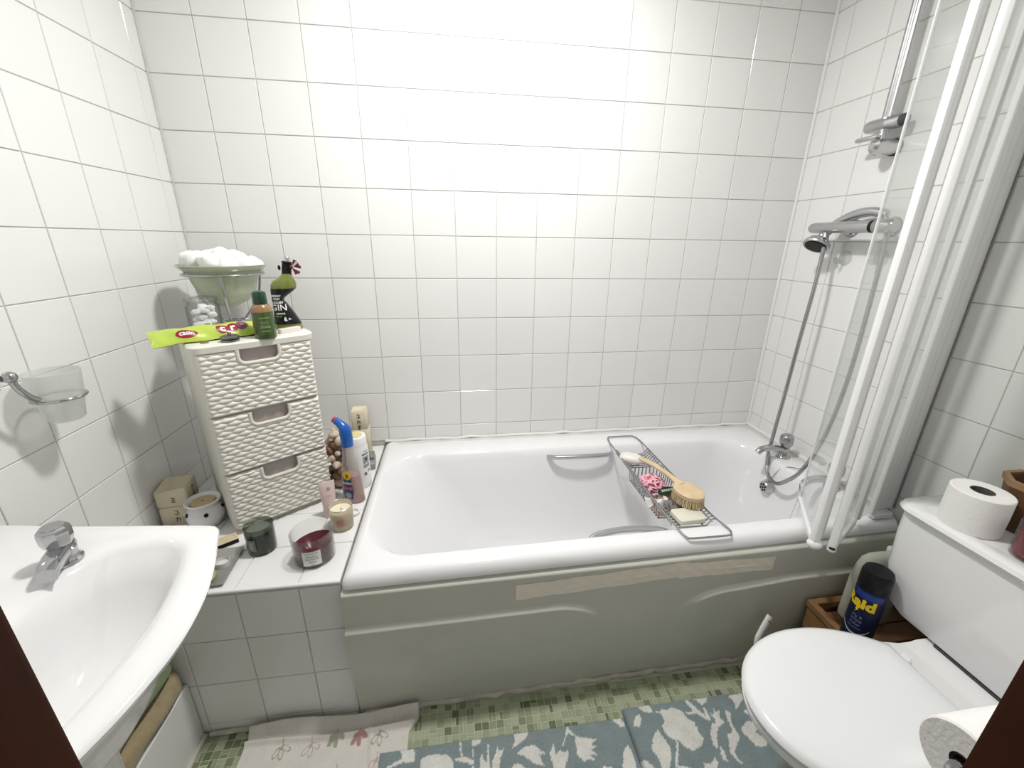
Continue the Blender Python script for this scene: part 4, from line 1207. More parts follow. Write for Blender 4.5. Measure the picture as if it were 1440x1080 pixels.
# cleaning spray
sp_ = thing('cleaner_spray_bottle', 'clear pink cleaning spray bottle with blue trigger head', 'spray bottle', (.553, -.393, LEDGE), radians(-22))
PINKC = pane_mat('clear_bottle', (.90, .88, .87), haze=.22, hazecol=(.80, .78, .76))
def el(a, b, z, n=32): return [(a * cos(2 * pi * i / n), b * sin(2 * pi * i / n), z) for i in range(n)]
bp_ = [(0, .036, .024), (.004, .039, .027), (.03, .038, .026), (.08, .035, .025), (.13, .028, .022), (.165, .021, .019), (.19, .018, .018), (.205, .0165, .0165)]
obj('bottle', G().loft([el(a, b, z) for z, a, b in bp_], True, True), PINKC, sp_)
obj('liquid', G().loft([el(a * .94, b * .93, z + .001) for z, a, b in bp_[:4]] + [el(.0315, .0225, .100)], True, True), mat('pink_liquid', (.62, .38, .36), rough=.15, trans=.3), sp_)
BLUE = mat('blue_trigger_plastic', (.004, .10, .42), rough=.25, coat=.3)
hp_ = smooth_path([(0, 0, .203), (0, 0, .235), (-.004, 0, .262), (-.016, 0, .276), (-.033, 0, .287)], 6)
obj('trigger_head', G().tube(hp_, [.0185, .0185, .0187, .0189, .0190, .0191, .0192, .0192, .0190, .0188, .0185, .0180, .0175, .0168, .016, .015, .0145, .014, .0135, .013,   .0125, .012, .0118, .0115, .011][:len(hp_)], 18), BLUE, sp_)
obj('nozzle', G().cyl((-.032, 0, .2865), (-.040, 0, .2905), .0105, .0095, n=16), mat('red_nozzle', (.40, .03, .07), rough=.35), sp_)
def on_sp(x, y):
    z = .075 + y
    for q0, q1 in zip(bp_[:-1], bp_[1:]):
        if z <= q1[0]:
            t = (z - q0[0]) / (q1[0] - q0[0]); a = q0[1] + (q1[1] - q0[1]) * t; b = q0[2] + (q1[2] - q0[2]) * t; break
    th = radians(-91) + x / .030
    return ((a + .0008) * cos(th), (b + .0008) * sin(th), z)
patch('label', sp_, on_sp, [(-.013, -.055), (.012, -.058), (.016, -.03), (.014, 0), (.013, .025), (-.012, .025), (-.014, -.02)], mat('navy_label', (.03, .05, .13), rough=.4))
off = lambda f, d: (lambda x, y: tuple(Vector(f(x, y)) * (1) + Vector((f(x, y)[0], f(x, y)[1], 0)).normalized() * d))
patch('label_burst', sp_, off(on_sp, .0005), [(.001 + .0125 * (1 + .12 * (k % 2)) * cos(2 * pi * k / 20), .030 + .014 * (1 + .12 * (k % 2)) * sin(2 * pi * k / 20)) for k in range(20)], YEL)
patch('label_burst', sp_, lambda x, y: off(on_sp, .0010)(x + .002, y + .028), oval(.0060, .0088), mat('orange_print', (.45, .10, .01), rough=.4))
patch('label_band', sp_, lambda x, y: off(on_sp, .0005)(x, y - .016), [(-.013, -.008), (.0135, -.008), (.0135, .006), (-.013, .007)], mat('rose_print', (.42, .08, .12), rough=.4))
lettering('BATH', .0105, lambda x, y: off(on_sp, .0010)(x, y + .002), WHT, sp_, bold=.0003)
patch('label_picture', sp_, lambda x, y: off(on_sp, .0006)(x + .001, y - .042), oval(.0085, .011), mat('steel_blue_print', (.25, .33, .45), rough=.4))
# white bottle with yellow lid
wbt = thing('lotion_bottle', 'tall white plastic bottle with grey printed label and yellow top', 'bottle', (.556, -.300, LEDGE), radians(-35))
obj('body', G().lathe([(.034, 0), (.0375, .004), (.0378, .12), (.0372, .150), (.0345, .160), (.0345, .1605), (.0345, .190), (.0325, .193), (.026, .1935)], 44), WHITEPL, wbt)
obj('lid_disc', G().lathe([(.0225, .1935), (.0225, .1950), (.020, .1956), (0, .1957)], 32, 0, None, False, False), mat('yellow_lid', (.68, .58, .25), rough=.4), wbt)
f_ = on_cyl(.0378, radians(5), 0)
for x0, x1, z0, z1, m in ((-.016, .012, .128, .134, DGRY), (-.014, .012, .096, .122, GREYPL), (-.006, .002, .106, .116, BLACKP), (-.014, .014, .080, .092, GREYPL), (.002, .012, .060, .070, GREYPL), (-.014, -.004, .050, .062, DGRY)):
    g = G().grid(lambda u, v: f_(x0 + (x1 - x0) * u, z0 + (z1 - z0) * v), 5, 2)
    obj('label_block', g, m, wbt)
lettering('care', .012, lambda x, y: f_(x, y + .143), DGRY, wbt)
# tall carved wax block behind
tb = thing('carved_wax_block', 'tall ivory square wax candle with characters behind the white bottle', 'candle', (.522, -.062, LEDGE), radians(4))
g = G().loft(block(0, .118, .031), True, True); obj('lower_block', g, WAXW, tb, angle=50)
g = G().loft(block(.1185, .196, .030), True, False)
R_ = block(.1185, .196, .030)[-1]; g.loft([R_, [(x * .8, y * .8, z - .006) for x, y, z in R_]], False, True)
obj('upper_block', g, WAXW, tb, angle=50)
for zc, k in ((.175, 1), (.150, 2), (.128, 0)): glyph(tb, lambda x, y, zc=zc: (x - .002, -.0312, zc + y), GL[k], w=.003, m=mat('dark_brown_ink', (.08, .05, .03), rough=.8))
# grey clip in the corner by the bath
gy = thing('grey_plastic_clip', 'grey plastic clip wedged beside the back corner of the bath', 'clip', (.568, -.165, LEDGE), radians(8))
obj('body', G().box((0, 0, .014), (.034, .085, .028), bev=.004), GREYPL, gy)
obj('lever', G().box((.004, .01, .036), (.022, .05, .016), bev=.003), mat('mid_grey_plastic', (.22, .22, .22), rough=.4), gy)
# shell ornament
sh = thing('shell_ornament', 'brown and cream seashell ornament behind the spray bottle', 'ornament', (.487, -.298, LEDGE))
SHB = [mat('shell_brown', (.20, .11, .06), rough=.4, var=.4, vscale=60), mat('shell_cream', (.58, .48, .38), rough=.4, var=.2, vscale=50), mat('shell_tan', (.35, .25, .15), rough=.4, var=.3, vscale=60), mat('shell_grey', (.22, .19, .15), rough=.5, var=.3, vscale=60)]
rs = random.Random(11)
def shell_mesh(kind):
    g = G()
    if kind == 0:      # spiral whelk
        for t in range(5):
            r = .017 * (.72 ** t); g.sphere((0, 0, .010 + t * .0075 - t * t * .0006), (r, r, r * .72), 16, 8)
    elif kind == 1:    # ribbed cockle
        rings = []
        for j in range(7):
            a = pi / 2 * j / 6
            rings.append([(.018 * cos(a) * (1 + .06 * cos(11 * b)) * cos(b), .015 * cos(a) * (1 + .06 * cos(11 * b)) * sin(b), .012 * sin(a)) for b in [2 * pi * k / 44 for k in range(44)]])
        g.loft(rings, True, True)
    else:              # long cone shell
        g.lathe([(.001, -.024), (.006, -.015), (.0105, 0), (.0115, .008), (.008, .013), (.004, .018), (0, .021)], 20)
    return g
core = G().lathe([(.020, 0), (.022, .01), (.017, .08), (.013, .15), (.008, .19), (0, .195)], 20, 0, None, True, False)
obj('core', core, SHB[3], sh)
sm = [[mesh('shell', shell_mesh(k), SHB[c]) for c in range(4)] for k in range(3)]
for i in range(34):
    z = .012 + .178 * i / 33; a = i * 2.4 + rs.random() * .5; r = .020 - .011 * z / .19
    o = bpy.data.objects.new('shell', sm[rs.randrange(3)][1 if z > .17 else rs.randrange(4)]); COL.objects.link(o); o.parent = sh
    nrm = Vector((cos(a), sin(a), rs.uniform(-.3, .5))).normalized()
    o.location = (r * cos(a), r * sin(a), z)
    o.rotation_mode = 'QUATERNION'; o.rotation_quaternion = nrm.to_track_quat('Z', 'Y')
    s_ = rs.uniform(.8, 1.1); o.scale = (s_, s_, s_)
o = bpy.data.objects.new('shell', sm[0][1]); COL.objects.link(o); o.parent = sh; o.location = (0, -.004, .192); o.scale = (1.1, 1.1, 1.0)

# ------------------------------------------------------------------ tumbler holder on the left wall
HZ = 1.003
ch = thing('tumbler_holder', 'chrome ring holder on left wall above the wash basin', 'tumbler holder', (0, -.795, 1.066))
obj('wall_plate', G().loft([rrect(-.028 + i_, .028 - i_, -.034 + i_, .034 - i_, .006, z, 4) for z, i_ in ((0, 0), (.008, .001), (.011, .005))], True, True, 0, Matrix.Translation((0, .028, -.0)) @ Matrix.Rotation(pi / 2, 4, 'Y')), WHITEPL, ch, label='square white wall plate')
g = G()
g.tube(smooth_path([(.008, .02, .003), (.03, .012, .004), (.055, .012, .004)], 5), .006, 12)
g.sphere((.030, .004, .006), .0115, 20, 12); g.sphere((.060, .022, .004), .0115, 20, 12)
obj('boss', g, DULL, ch)
obj('arm', G().tube(smooth_path([(.060, .022, .0), (.061, .028, -.022), (.063, .040, -.042), (.066, .052, -.055)], 6), [.006] * 19, 12), DULL, ch)
RC = Vector((.066, .097, HZ - 1.066))
g = G().tube([(RC.x + .042 * cos(2 * pi * k / 40), RC.y + .042 * sin(2 * pi * k / 40), RC.z) for k in range(40)], .0032, 10, closed=True)
obj('ring', g, CHROME, ch)
tu = thing('glass_tumbler', 'frosted glass tumbler hanging in the chrome ring holder', 'tumbler', (RC.x, -.795 + RC.y, HZ - .052))
obj('glass', G().lathe([(0, 0), (.027, 0), (.0305, .004), (.0385, .051), (.0395, .054), (.0455, .108), (.0440, .108), (.037, .052), (.0288, .007), (0, .005)], 48, 0, None, False, False), FROST, tu)

# ------------------------------------------------------------------ bath caddy and the things in it
K0 = (1.62, -.40, RIM)
cad = thing('bath_caddy', 'chrome wire bath caddy lying across the bathtub rims', 'bath rack', K0)
WZ = RIM + .0065; wr = .0026
XL, XRr = 1.546, 1.690
def kw(name, paths, r=wr, m=DULL, n=7):
    g = G()
    for p in paths: g.tube(p, r, n)
    return wobj(name, g, m, cad)
loop = smooth_path([(XL, -.56, WZ), (XL, -.20, WZ), (XL + .003, -.12, WZ), (1.556, -.088, WZ), (1.575, -.080, WZ), (1.655, -.080, WZ), (1.674, -.088, WZ), (1.684, -.12, WZ), (XRr - .004, -.20, WZ), (XRr, -.56, WZ),
                    (1.694, -.655, WZ), (1.704, -.715, WZ), (1.697, -.736, WZ), (1.68, -.742, WZ), (1.575, -.742, WZ), (1.558, -.735, WZ), (1.552, -.71, WZ), (1.550, -.655, WZ)], 6, True)
g = G().tube(loop, wr * 1.15, 8, closed=True)
wobj('outer_loop', g, DULL, cad)
def cradle(y, drop, slope):
    a = WZ
    return [(XL, y, a), (XL + .006, y, a), (XL + .006 + slope, y, a - drop), (XRr - .008 - slope, y, a - drop), (XRr - .008, y, a), (XRr, y, a)]
kw('soap_tray', [cradle(-.205 - i * .0145, .022, .016) for i in range(8)] + [[(x, -.205, WZ - .022), (x, -.31, WZ - .022)] for x in (1.58, 1.65)])
kw('front_tray', [cradle(-.585 - i * .0135, .022, .016) for i in range(7)] + [[(x, -.585, WZ - .022), (x, -.668, WZ - .022)] for x in (1.58, 1.655)])
kw('deep_basket', [cradle(-.335 - i * .0145, .060, .006) for i in range(17)] + [[(x, -.335, WZ - .060), (x, -.567, WZ - .060)] for x in (1.565, 1.60, 1.64, 1.67)]
   + [[(x, -.335, WZ - .002), (x, -.335, WZ - .06)] for x in (1.575, 1.59, 1.605, 1.62, 1.635, 1.65, 1.665)] + [[(x, -.567, WZ - .002), (x, -.567, WZ - .06)] for x in (1.575, 1.59, 1.605, 1.62, 1.635, 1.65, 1.665)])
g = G()
def seg(y0, y1): g.tube([(XL + .004, y0, WZ - .011), (XL + .004, y1, WZ - .011)], .002, 6); g.tube([(XRr - .006, y0, WZ - .011), (XRr - .006, y1, WZ - .011)], .002, 6)
seg(-.205, -.665)
wobj('side_rail', g, DULL, cad)
TRZ = WZ - .022 + .003; DBZ = WZ - .060 + .003
soapm = mat('white_soap', (.82, .80, .74), rough=.4, sub=.2)
g = G(); rings = []
for z, i_ in ((0, .014), (.004, .006), (.012, .001), (.018, 0), (.026, .003), (.032, .012), (.034, .02)): rings.append(rrect(-.045 + i_, .045 - i_, -.029 + i_ * .8, .029 - i_ * .8, .024, z, 6))
tag(obj('soap_bar', G().loft(rings, True, True), soapm, None, (1.586, -.268, TRZ), radians(-32)), 'white soap bar at the wall end of the bath caddy', 'soap')
rings = [rrect(-.047 + i_, .047 - i_, -.033 + i_, .033 - i_, .010, z, 4) for z, i_ in ((0, .004), (.004, .0), (.010, .0), (.0165, .001), (.0185, .005))]
tag(obj('soap_bar', G().loft(rings, True, True), mat('cream_soap', (.72, .69, .58), rough=.5, bump=.2, bscale=60), None, (1.623, -.630, TRZ), radians(4)), 'flat cream soap slab at the front end of the caddy', 'soap')
# shower puff
PUFF = mat('pink_net', (.92, .50, .60), rough=.7, sheen=.4, sub=.1)
g = G(); rp = random.Random(9)
for i in range(46):
    d = Vector((rp.gauss(0, 1), rp.gauss(0, 1), rp.gauss(.25, 1))).normalized()
    sx = d.orthogonal().normalized(); sy = d.cross(sx)
    a0 = rp.random() * 6.28; w = rp.uniform(.014, .021); ph = rp.random() * 6
    c0_ = d * .020
    nu = 12; vs = []
    for k in range(nu + 1):
        a = a0 + 3.6 * (k / nu - .5)
        rim = c0_ + d * .018 + (sx * cos(a) + sy * sin(a)) * w + d * .005 * sin(a * 5 + ph)
        base = c0_ - d * .008 + (sx * cos(a) + sy * sin(a)) * w * .35
        vs += [base, rim, rim + (sx * cos(a) + sy * sin(a)) * .004 - d * .003]
    fs = []
    for k in range(nu):
        b = k * 3; fs += [(b, b + 3, b + 4, b + 1), (b + 1, b + 4, b + 5, b + 2)]
    g.add(vs, fs)
g.v = [(x * 1.12, y * 1.2, max(z * .85, -.030)) for x, y, z in g.v]
g.sphere((0, 0, 0), (.026, .028, .022), 14, 8)
tag(obj('shower_puff', g, PUFF, None, (1.600, -.430, DBZ + .033), 0, fix=False, angle=80), 'pink net shower puff in the deep basket of the caddy', 'shower puff')
# round tub with a dark green oval label
tbx = thing('product_tub', 'pinkish translucent pouch with dark green oval label in caddy', 'pouch', (1.618, -.502, DBZ))
TUBM = mat('pinkish_plastic', (.62, .42, .38), rough=.3, trans=.2)
g = G().loft([rrect(-.040 + i_, .040 - i_, -.020 + i_ * .6, .020 - i_ * .6, .014, z, 5) for z, i_ in ((0, .004), (.004, .0), (.035, .002), (.050, .010), (.054, .018))], True, True)
obj('body', g, TUBM, tbx)
DG = mat('dark_green_label', (.008, .03, .012), rough=.35)
tl_ = Matrix.Translation((-.002, -.004, .0585)) @ Matrix.Rotation(radians(24), 4, 'X') @ Matrix.Rotation(radians(6), 4, 'Z')
fz = lambda x, y: tuple(tl_ @ Vector((x, y, 0)))
fzt = lambda x, y: tuple(tl_ @ Vector((x, y, .0010)))
g = G().loft([[tuple(tl_ @ Vector((x, y, z))) for x, y in oval(.036, .0155, 36)] for z in (-.003, 0)], True, True)
obj('oval_label', g, DG, tbx)
lettering('ESPARTE', .0115, lambda x, y: fzt(x, y + .002), mat('cream_print', (.70, .70, .58), rough=.5), tbx, bold=.0003)
g = G().loft([[fzt(x, y - .0085) for x, y in oval(.008, .0012, 12)]], False, True)
# grey pumice and white cloth
PUM = mat('grey_pumice', (.22, .20, .20), rough=.9, bump=1.0, bscale=140, var=.3, vscale=120)
g = G().sphere((0, 0, 0), (.024, .036, .017), 24, 14)
tag(obj('pumice_stone', g, PUM, None, (1.612, -.556, DBZ + .031), radians(40)), 'oval grey pumice stone under the bristles of the brush', 'pumice')
g = G()
def cl(u, v):
    a = u * 2 * pi
    r = .5 + .5 * v
    return (-.02 + .040 * r * cos(a) * (1 + .12 * sin(3 * a)) - .0, .028 * r * sin(a), .014 + .014 * sin(a * 4 + v * 3) * v + .018 * (1 - v))
g.grid(cl, 48, 8)
tag(obj('face_cloth', g, mat('white_cloth', (.80, .79, .77), rough=.9, bump=.5, bscale=150), None, (1.592, -.523, DBZ + .018), 0), 'crumpled white cloth at the caddy edge beside pumice', 'cloth')
tag(obj('peach_sponge', G().box((0, 0, .014), (.030, .046, .028), bev=.006), mat('peach_sponge', (.66, .42, .34), rough=.9, bump=.8, bscale=150), None, (1.572, -.545, DBZ), radians(8)), 'small peach sponge low in the deep basket corner', 'sponge')
# long handled brush
br = thing('bath_brush', 'pale wooden long-handled bath brush resting on the caddy', 'brush', (1.655, -.565, WZ + .028))
hh = Vector((1.598, -.325, WZ + .018)) - Vector((1.655, -.565, WZ + .028))
ax = Vector((hh.x, hh.y, 0)).normalized(); sd2 = Vector((-ax.y, ax.x, 0))
def head_ring(r1, r2, z): return [tuple(ax * (r1 * cos(a)) + sd2 * (r2 * sin(a)) + Vector((0, 0, z))) for a in [2 * pi * k / 44 for k in range(44)]]
obj('head', G().loft([head_ring(.052, .042, .0), head_ring(.0545, .0445, .002), head_ring(.0545, .0445, .006), head_ring(.0530, .0430, .0064), head_ring(.0530, .0430, .0074), head_ring(.0545, .0445, .0078), head_ring(.0545, .0445, .013), head_ring(.050, .040, .0165), head_ring(.036, .028, .018)], True, True), LIGHTWOOD, br)
hp_ = [ax * .030 + Vector((0, 0, .013)), ax * .060 + Vector((0, 0, .013)), ax * .10 + Vector((0, 0, .014)), ax * .17 + Vector((0, 0, .012)), ax * .235 + Vector((0, 0, .002)), ax * .247 + Vector((0, 0, .0))]
hp_ = smooth_path(hp_, 6)
g = G(); rings = []
for i, p in enumerate(hp_):
    t = i / (len(hp_) - 1)
    w = .020 - .0105 * sstep(0, .35, t) + .003 * sstep(.4, .8, t) - .004 * sstep(.95, 1, t); h = .0075 - .001 * t - .002 * sstep(.95, 1, t)
    rings.append([tuple(p + sd2 * (w * cos(a)) + Vector((0, 0, h * sin(a)))) for a in [2 * pi * k / 20 for k in range(20)]])
obj('handle', g.loft(rings, True, True), LIGHTWOOD, br)
g = G(); rb = random.Random(2)
for r in range(1, 11):
    q = r / 10
    m_ = max(6, int(84 * q))
    for k in range(m_):
        a = 2 * pi * (k + rb.random() * .5) / m_
        p = ax * (.052 * q * cos(a)) + sd2 * (.042 * q * sin(a))
        out = p.normalized() * .004 * q
        g.tube([tuple(p + Vector((0, 0, .001))), tuple(p + out + Vector((rb.uniform(-.001, .001), rb.uniform(-.001, .001), -.026)))], [.0016, .0011], 4, caps=False)
obj('bristles', g, BRISTLE, br, kind='stuff', fix=False)

# ------------------------------------------------------------------ corner between bath and toilet
CX0, CX1, CY0, CY1, CH = 1.985, 2.272, -.990, -.778, .275
cr_ = thing('wooden_crate', 'low brown wooden crate on the floor between bath and cistern', 'crate', ((CX0 + CX1) / 2, (CY0 + CY1) / 2, 0))
def plank(a, b, m=WOODBOX):
    c_ = [(p + q) / 2 for p, q in zip(a, b)]; d = [abs(q - p) for p, q in zip(a, b)]
    return wobj('plank', G().box(c_, d, 0, None, .002), m, cr_)
for k in range(3):
    za, zb = .012 + k * .080, .012 + k * .080 + .074
    plank((CX0, CY0, za), (CX0 + .012, CY1, zb)); plank((CX1 - .012, CY0, za), (CX1, CY1, zb))
    plank((CX0 + .012, CY0, za), (CX1 - .012, CY0 + .012, zb)); plank((CX0 + .012, CY1 - .012, za), (CX1 - .012, CY1, zb))
for k in range(3):
    ya = CY0 + .012 + k * .060; plank((CX0 + .012, ya, .236), (CX1 - .012, ya + .056, .246))
for a, b in (((CX0 - .004, CY0 - .004, .252), (CX0 + .016, CY1 + .004, .276)), ((CX1 - .016, CY0 - .004, .252), (CX1 + .004, CY1 + .004, .276)), ((CX0 + .016, CY0 - .004, .252), (CX1 - .016, CY0 + .016, .276)), ((CX0 + .016, CY1 - .016, .252), (CX1 - .016, CY1 + .004, .276))):
    plank(a, b)
# insect spray can
NAVY = mat('navy_can', (.005, .008, .036), rough=.35, spec=.3)
can = thing('spray_can', 'dark blue insect spray can with black cap and yellow lettering', 'spray can', (2.002, -.916, .247))
RCN = .0345
obj('can', G().lathe([(.031, 0), (.0345, .004), (.0345, .212), (.033, .217)], 40), NAVY, can)
obj('cap', G().lathe([(.0340, .2172), (.0350, .219), (.0345, .262), (.031, .272), (.022, .2745), (0, .274)], 40, 0, None, True, False), BLACKP, can)
LBLUE = mat('royal_blue_print', (.010, .035, .22), rough=.35)
fc = radians(-174)
g = G(); cyl_patch(g, RCN, fc + .5, .95, .192, .211, off=.0006, n=18); obj('label_band', g, LBLUE, can)
lettering('Raid', .042, on_cyl(RCN, fc - .0, .173, off=.0010), YEL, can, bold=.0022)
patch('lightning_print', can, on_cyl(RCN, fc + .05, .150, off=.0010), [(-.004, .008), (.004, .008), (.001, .001), (.004, .001), (-.005, -.010), (-.001, -.001), (-.004, -.001)], YEL)
PALEB = mat('pale_blue_print', (.22, .25, .38), rough=.5)
for t_, s_, zz in (('Fly &', .0115, .130), ('Wasp', .0115, .118), ('Killer', .0115, .105), ('fast action', .0075, .093)):
    lettering(t_, s_, on_cyl(RCN, fc + .2, zz, off=.0010), PALEB, can)
g = G(); g.grid(lambda u, v: on_cyl(RCN, fc + .25, .070, off=.0010)((u - .5) * .066, .022 * (2 * u - 1) ** 2 + .0045 * v), 20, 2)
obj('silver_arc', g, mat('silver_print', (.55, .57, .62), rough=.35), can)
# large white bottle behind the can
wp = thing('bleach_bottle', 'broad cream-white plastic bottle behind the insect spray can', 'bottle', (2.124, -.831, .247))
CRW = mat('cream_white_plastic', (.62, .62, .54), rough=.4)
obj('body', G().loft([rrect(-.068 + i_, .068 - i_, -.037 + i_ * .6, .037 - i_ * .6, .034, z, 6) for z, i_ in ((0, .006), (.006, 0), (.14, 0), (.185, .004), (.212, .012), (.228, .026), (.235, .045))], True, True), CRW, wp)
obj('bottle_cap', G().cyl((.03, 0, .234), (.03, 0, .252), .017, n=24, bev=.002), WHITEPL, wp)
# brush handle leaning on the panel
wn = thing('toilet_brush', 'white plastic brush handle leaning on the bath panel behind the toilet seat', 'toilet brush', (1.835, -.835, 0))
off_ = Vector((1.835, -.835, 0))
P = smooth_path([Vector(q) - off_ for q in ((1.83, -.838, .05), (1.80, -.832, .12), (1.792, -.822, .185), (1.806, -.814, .212), (1.838, -.800, .254))], 6); rings = []
for i, p in enumerate(P):
    t = i / (len(P) - 1); w = .0085 + .004 * sstep(.5, 1, t); h = .006
    d = (P[min(i + 1, len(P) - 1)] - P[max(i - 1, 0)]).normalized(); s2 = Vector((0, -1, .15)); s2 = (s2 - d * s2.dot(d)).normalized(); s1 = d.cross(s2)
    rings.append([tuple(p + s1 * w * cos(a) + s2 * h * sin(a)) for a in [2 * pi * k / 18 for k in range(18)]])
obj('handle', G().loft(rings, True, True), WHITEPL, wn)
e = P[-3]; d = (P[-1] - P[-4]).normalized(); s2 = Vector((0, -1, .15)); s2 = (s2 - d * s2.dot(d)).normalized()
M = Matrix.Translation(e + s2 * .006) @ Matrix((d.cross(s2), s2, d)).transposed().to_4x4()
obj('hanging_slot', G().box((0, 0, 0), (.009, .003, .0025), 0, M), DARKHOLE, wn)
obj('brush_head', G().lathe([(.018, 0), (.026, .006), (.026, .05), (.012, .06)], 24), WHITEPL, wn)

# ------------------------------------------------------------------ mats on the floor
def inpoly(x, y, pl):
    c_ = False; j = len(pl) - 1
    for i in range(len(pl)):
        xi, yi = pl[i]; xj, yj = pl[j]
        if (yi > y) != (yj > y) and x < (xj - xi) * (y - yi) / (yj - yi) + xi: c_ = not c_
        j = i
    return c_
RUG_A=[[(0.725,-0.876),(0.761,-0.879),(0.767,-0.904),(0.761,-0.910),(0.738,-0.907),(0.725,-0.910),(0.695,-0.916),(0.691,-0.913),(0.709,-0.906),(0.731,-0.897)],
[(0.782,-0.906),(0.797,-0.899),(0.829,-0.900),(0.853,-0.905),(0.867,-0.923),(0.869,-0.959),(0.824,-0.978),(0.786,-0.961),(0.779,-0.935)],
[(0.882,-0.876),(0.889,-0.876),(0.892,-0.913),(0.922,-0.927),(0.919,-0.937),(0.900,-0.928),(0.873,-0.922),(0.869,-0.915),(0.888,-0.916)],
[(0.918,-0.876),(0.945,-0.877),(0.940,-0.888),(0.921,-0.894)],
[(0.923,-0.894),(0.917,-0.906),(0.922,-0.960),(0.914,-0.959)],
[(0.933,-0.965),(0.940,-0.916),(0.946,-0.913),(0.947,-0.927),(0.955,-0.935),(0.962,-0.894),(0.966,-0.895),(0.962,-0.919),(0.966,-0.969)],
[(0.971,-0.930),(0.980,-0.918),(0.988,-0.899),(0.991,-0.912),(1.005,-0.910),(0.993,-0.930),(0.983,-0.971),(0.969,-0.969)],
[(1.037,-0.874),(1.081,-0.877),(1.066,-0.893),(1.039,-0.908),(1.026,-0.913),(1.036,-0.896)],
[(1.038,-0.925),(1.063,-0.911),(1.088,-0.910),(1.116,-0.937),(1.099,-0.936),(1.103,-0.957),(1.108,-0.963),(1.084,-0.955),(1.059,-0.935)],
[(1.024,-0.950),(1.041,-0.948),(1.057,-0.961),(1.055,-0.983),(1.005,-0.977)],
[(1.126,-0.938),(1.142,-0.914),(1.143,-0.928),(1.143,-0.942),(1.156,-0.933),(1.165,-0.938),(1.178,-0.936),(1.177,-0.946),(1.160,-0.974),(1.154,-0.996),(1.133,-0.994)],
[(1.162,-0.927),(1.182,-0.897),(1.192,-0.869),(1.192,-0.883),(1.208,-0.904),(1.200,-0.903),(1.189,-0.894),(1.169,-0.921)],
[(1.206,-0.904),(1.224,-0.910),(1.247,-0.916),(1.263,-0.920),(1.244,-0.932),(1.262,-0.938),(1.241,-0.942),(1.255,-0.957),(1.235,-0.954),(1.245,-0.969),(1.222,-0.963),(1.214,-0.968),(1.201,-0.950)],
[(1.326,-0.873),(1.353,-0.874),(1.358,-0.900),(1.343,-0.898),(1.329,-0.883)],
[(1.345,-0.943),(1.352,-0.962),(1.348,-1.009),(1.303,-1.009),(1.328,-0.959)],
[(1.260,-0.984),(1.283,-0.987),(1.278,-1.012),(1.251,-1.009)]]
RUG_B=[[(1.413,-0.855),(1.448,-0.855),(1.453,-0.874),(1.442,-0.879),(1.419,-0.868)],
[(1.395,-0.881),(1.410,-0.877),(1.409,-0.891),(1.396,-0.909),(1.381,-0.907),(1.383,-0.897)],
[(1.481,-0.870),(1.489,-0.877),(1.515,-0.872),(1.539,-0.887),(1.546,-0.908),(1.559,-0.918),(1.557,-0.945),(1.563,-0.960),(1.547,-0.976),(1.515,-0.985),(1.500,-0.974),(1.489,-0.955),(1.470,-0.948),(1.461,-0.932),(1.461,-0.913),(1.474,-0.907),(1.474,-0.883),(1.457,-0.881),(1.462,-0.875),(1.476,-0.879)],
[(1.443,-0.923),(1.451,-0.942),(1.457,-0.965),(1.451,-0.989),(1.427,-1.022),(1.412,-1.020),(1.414,-0.991),(1.405,-0.965),(1.422,-0.939)],
[(1.482,-0.955),(1.487,-0.962),(1.471,-0.988),(1.447,-1.025),(1.441,-1.024),(1.464,-0.987)],
[(1.561,-0.852),(1.569,-0.855),(1.590,-0.890),(1.601,-0.910),(1.608,-0.875),(1.610,-0.888),(1.611,-0.921),(1.597,-0.917),(1.580,-0.899),(1.549,-0.895),(1.546,-0.888),(1.571,-0.891)],
[(1.591,-0.856),(1.633,-0.859),(1.625,-0.871),(1.607,-0.877)],
[(1.618,-0.897),(1.627,-0.907),(1.636,-0.887),(1.636,-0.900),(1.649,-0.897),(1.641,-0.917),(1.645,-0.929),(1.618,-0.941),(1.600,-0.962),(1.589,-0.986),(1.581,-0.984),(1.581,-0.968),(1.588,-0.949),(1.608,-0.928),(1.623,-0.926)],
[(1.665,-0.899),(1.678,-0.907),(1.664,-0.935),(1.665,-0.957),(1.667,-0.970),(1.638,-0.992),(1.627,-1.001),(1.628,-1.018),(1.633,-1.031),(1.622,-1.021),(1.613,-1.003),(1.629,-0.973),(1.634,-0.958),(1.655,-0.955),(1.658,-0.923)],
[(1.595,-0.984),(1.601,-0.994),(1.596,-1.018),(1.587,-1.016),(1.587,-0.999)],
[(1.702,-0.861),(1.745,-0.860),(1.746,-0.876),(1.719,-0.890),(1.703,-0.902),(1.707,-0.879)],
[(1.719,-0.910),(1.749,-0.902),(1.747,-0.930),(1.730,-0.922)],
[(1.684,-0.950),(1.710,-0.935),(1.732,-0.938),(1.729,-0.957),(1.718,-0.966),(1.739,-0.983),(1.726,-1.000),(1.697,-0.998),(1.689,-0.977),(1.681,-0.961)],
[(1.530,-1.014),(1.547,-1.018),(1.567,-1.007),(1.569,-1.021),(1.547,-1.038),(1.520,-1.034)],
[(1.366,-0.985),(1.381,-0.990),(1.393,-1.007),(1.389,-1.024),(1.355,-1.019)],
[(1.459,-1.010),(1.491,-1.020),(1.482,-1.036),(1.447,-1.031)]]

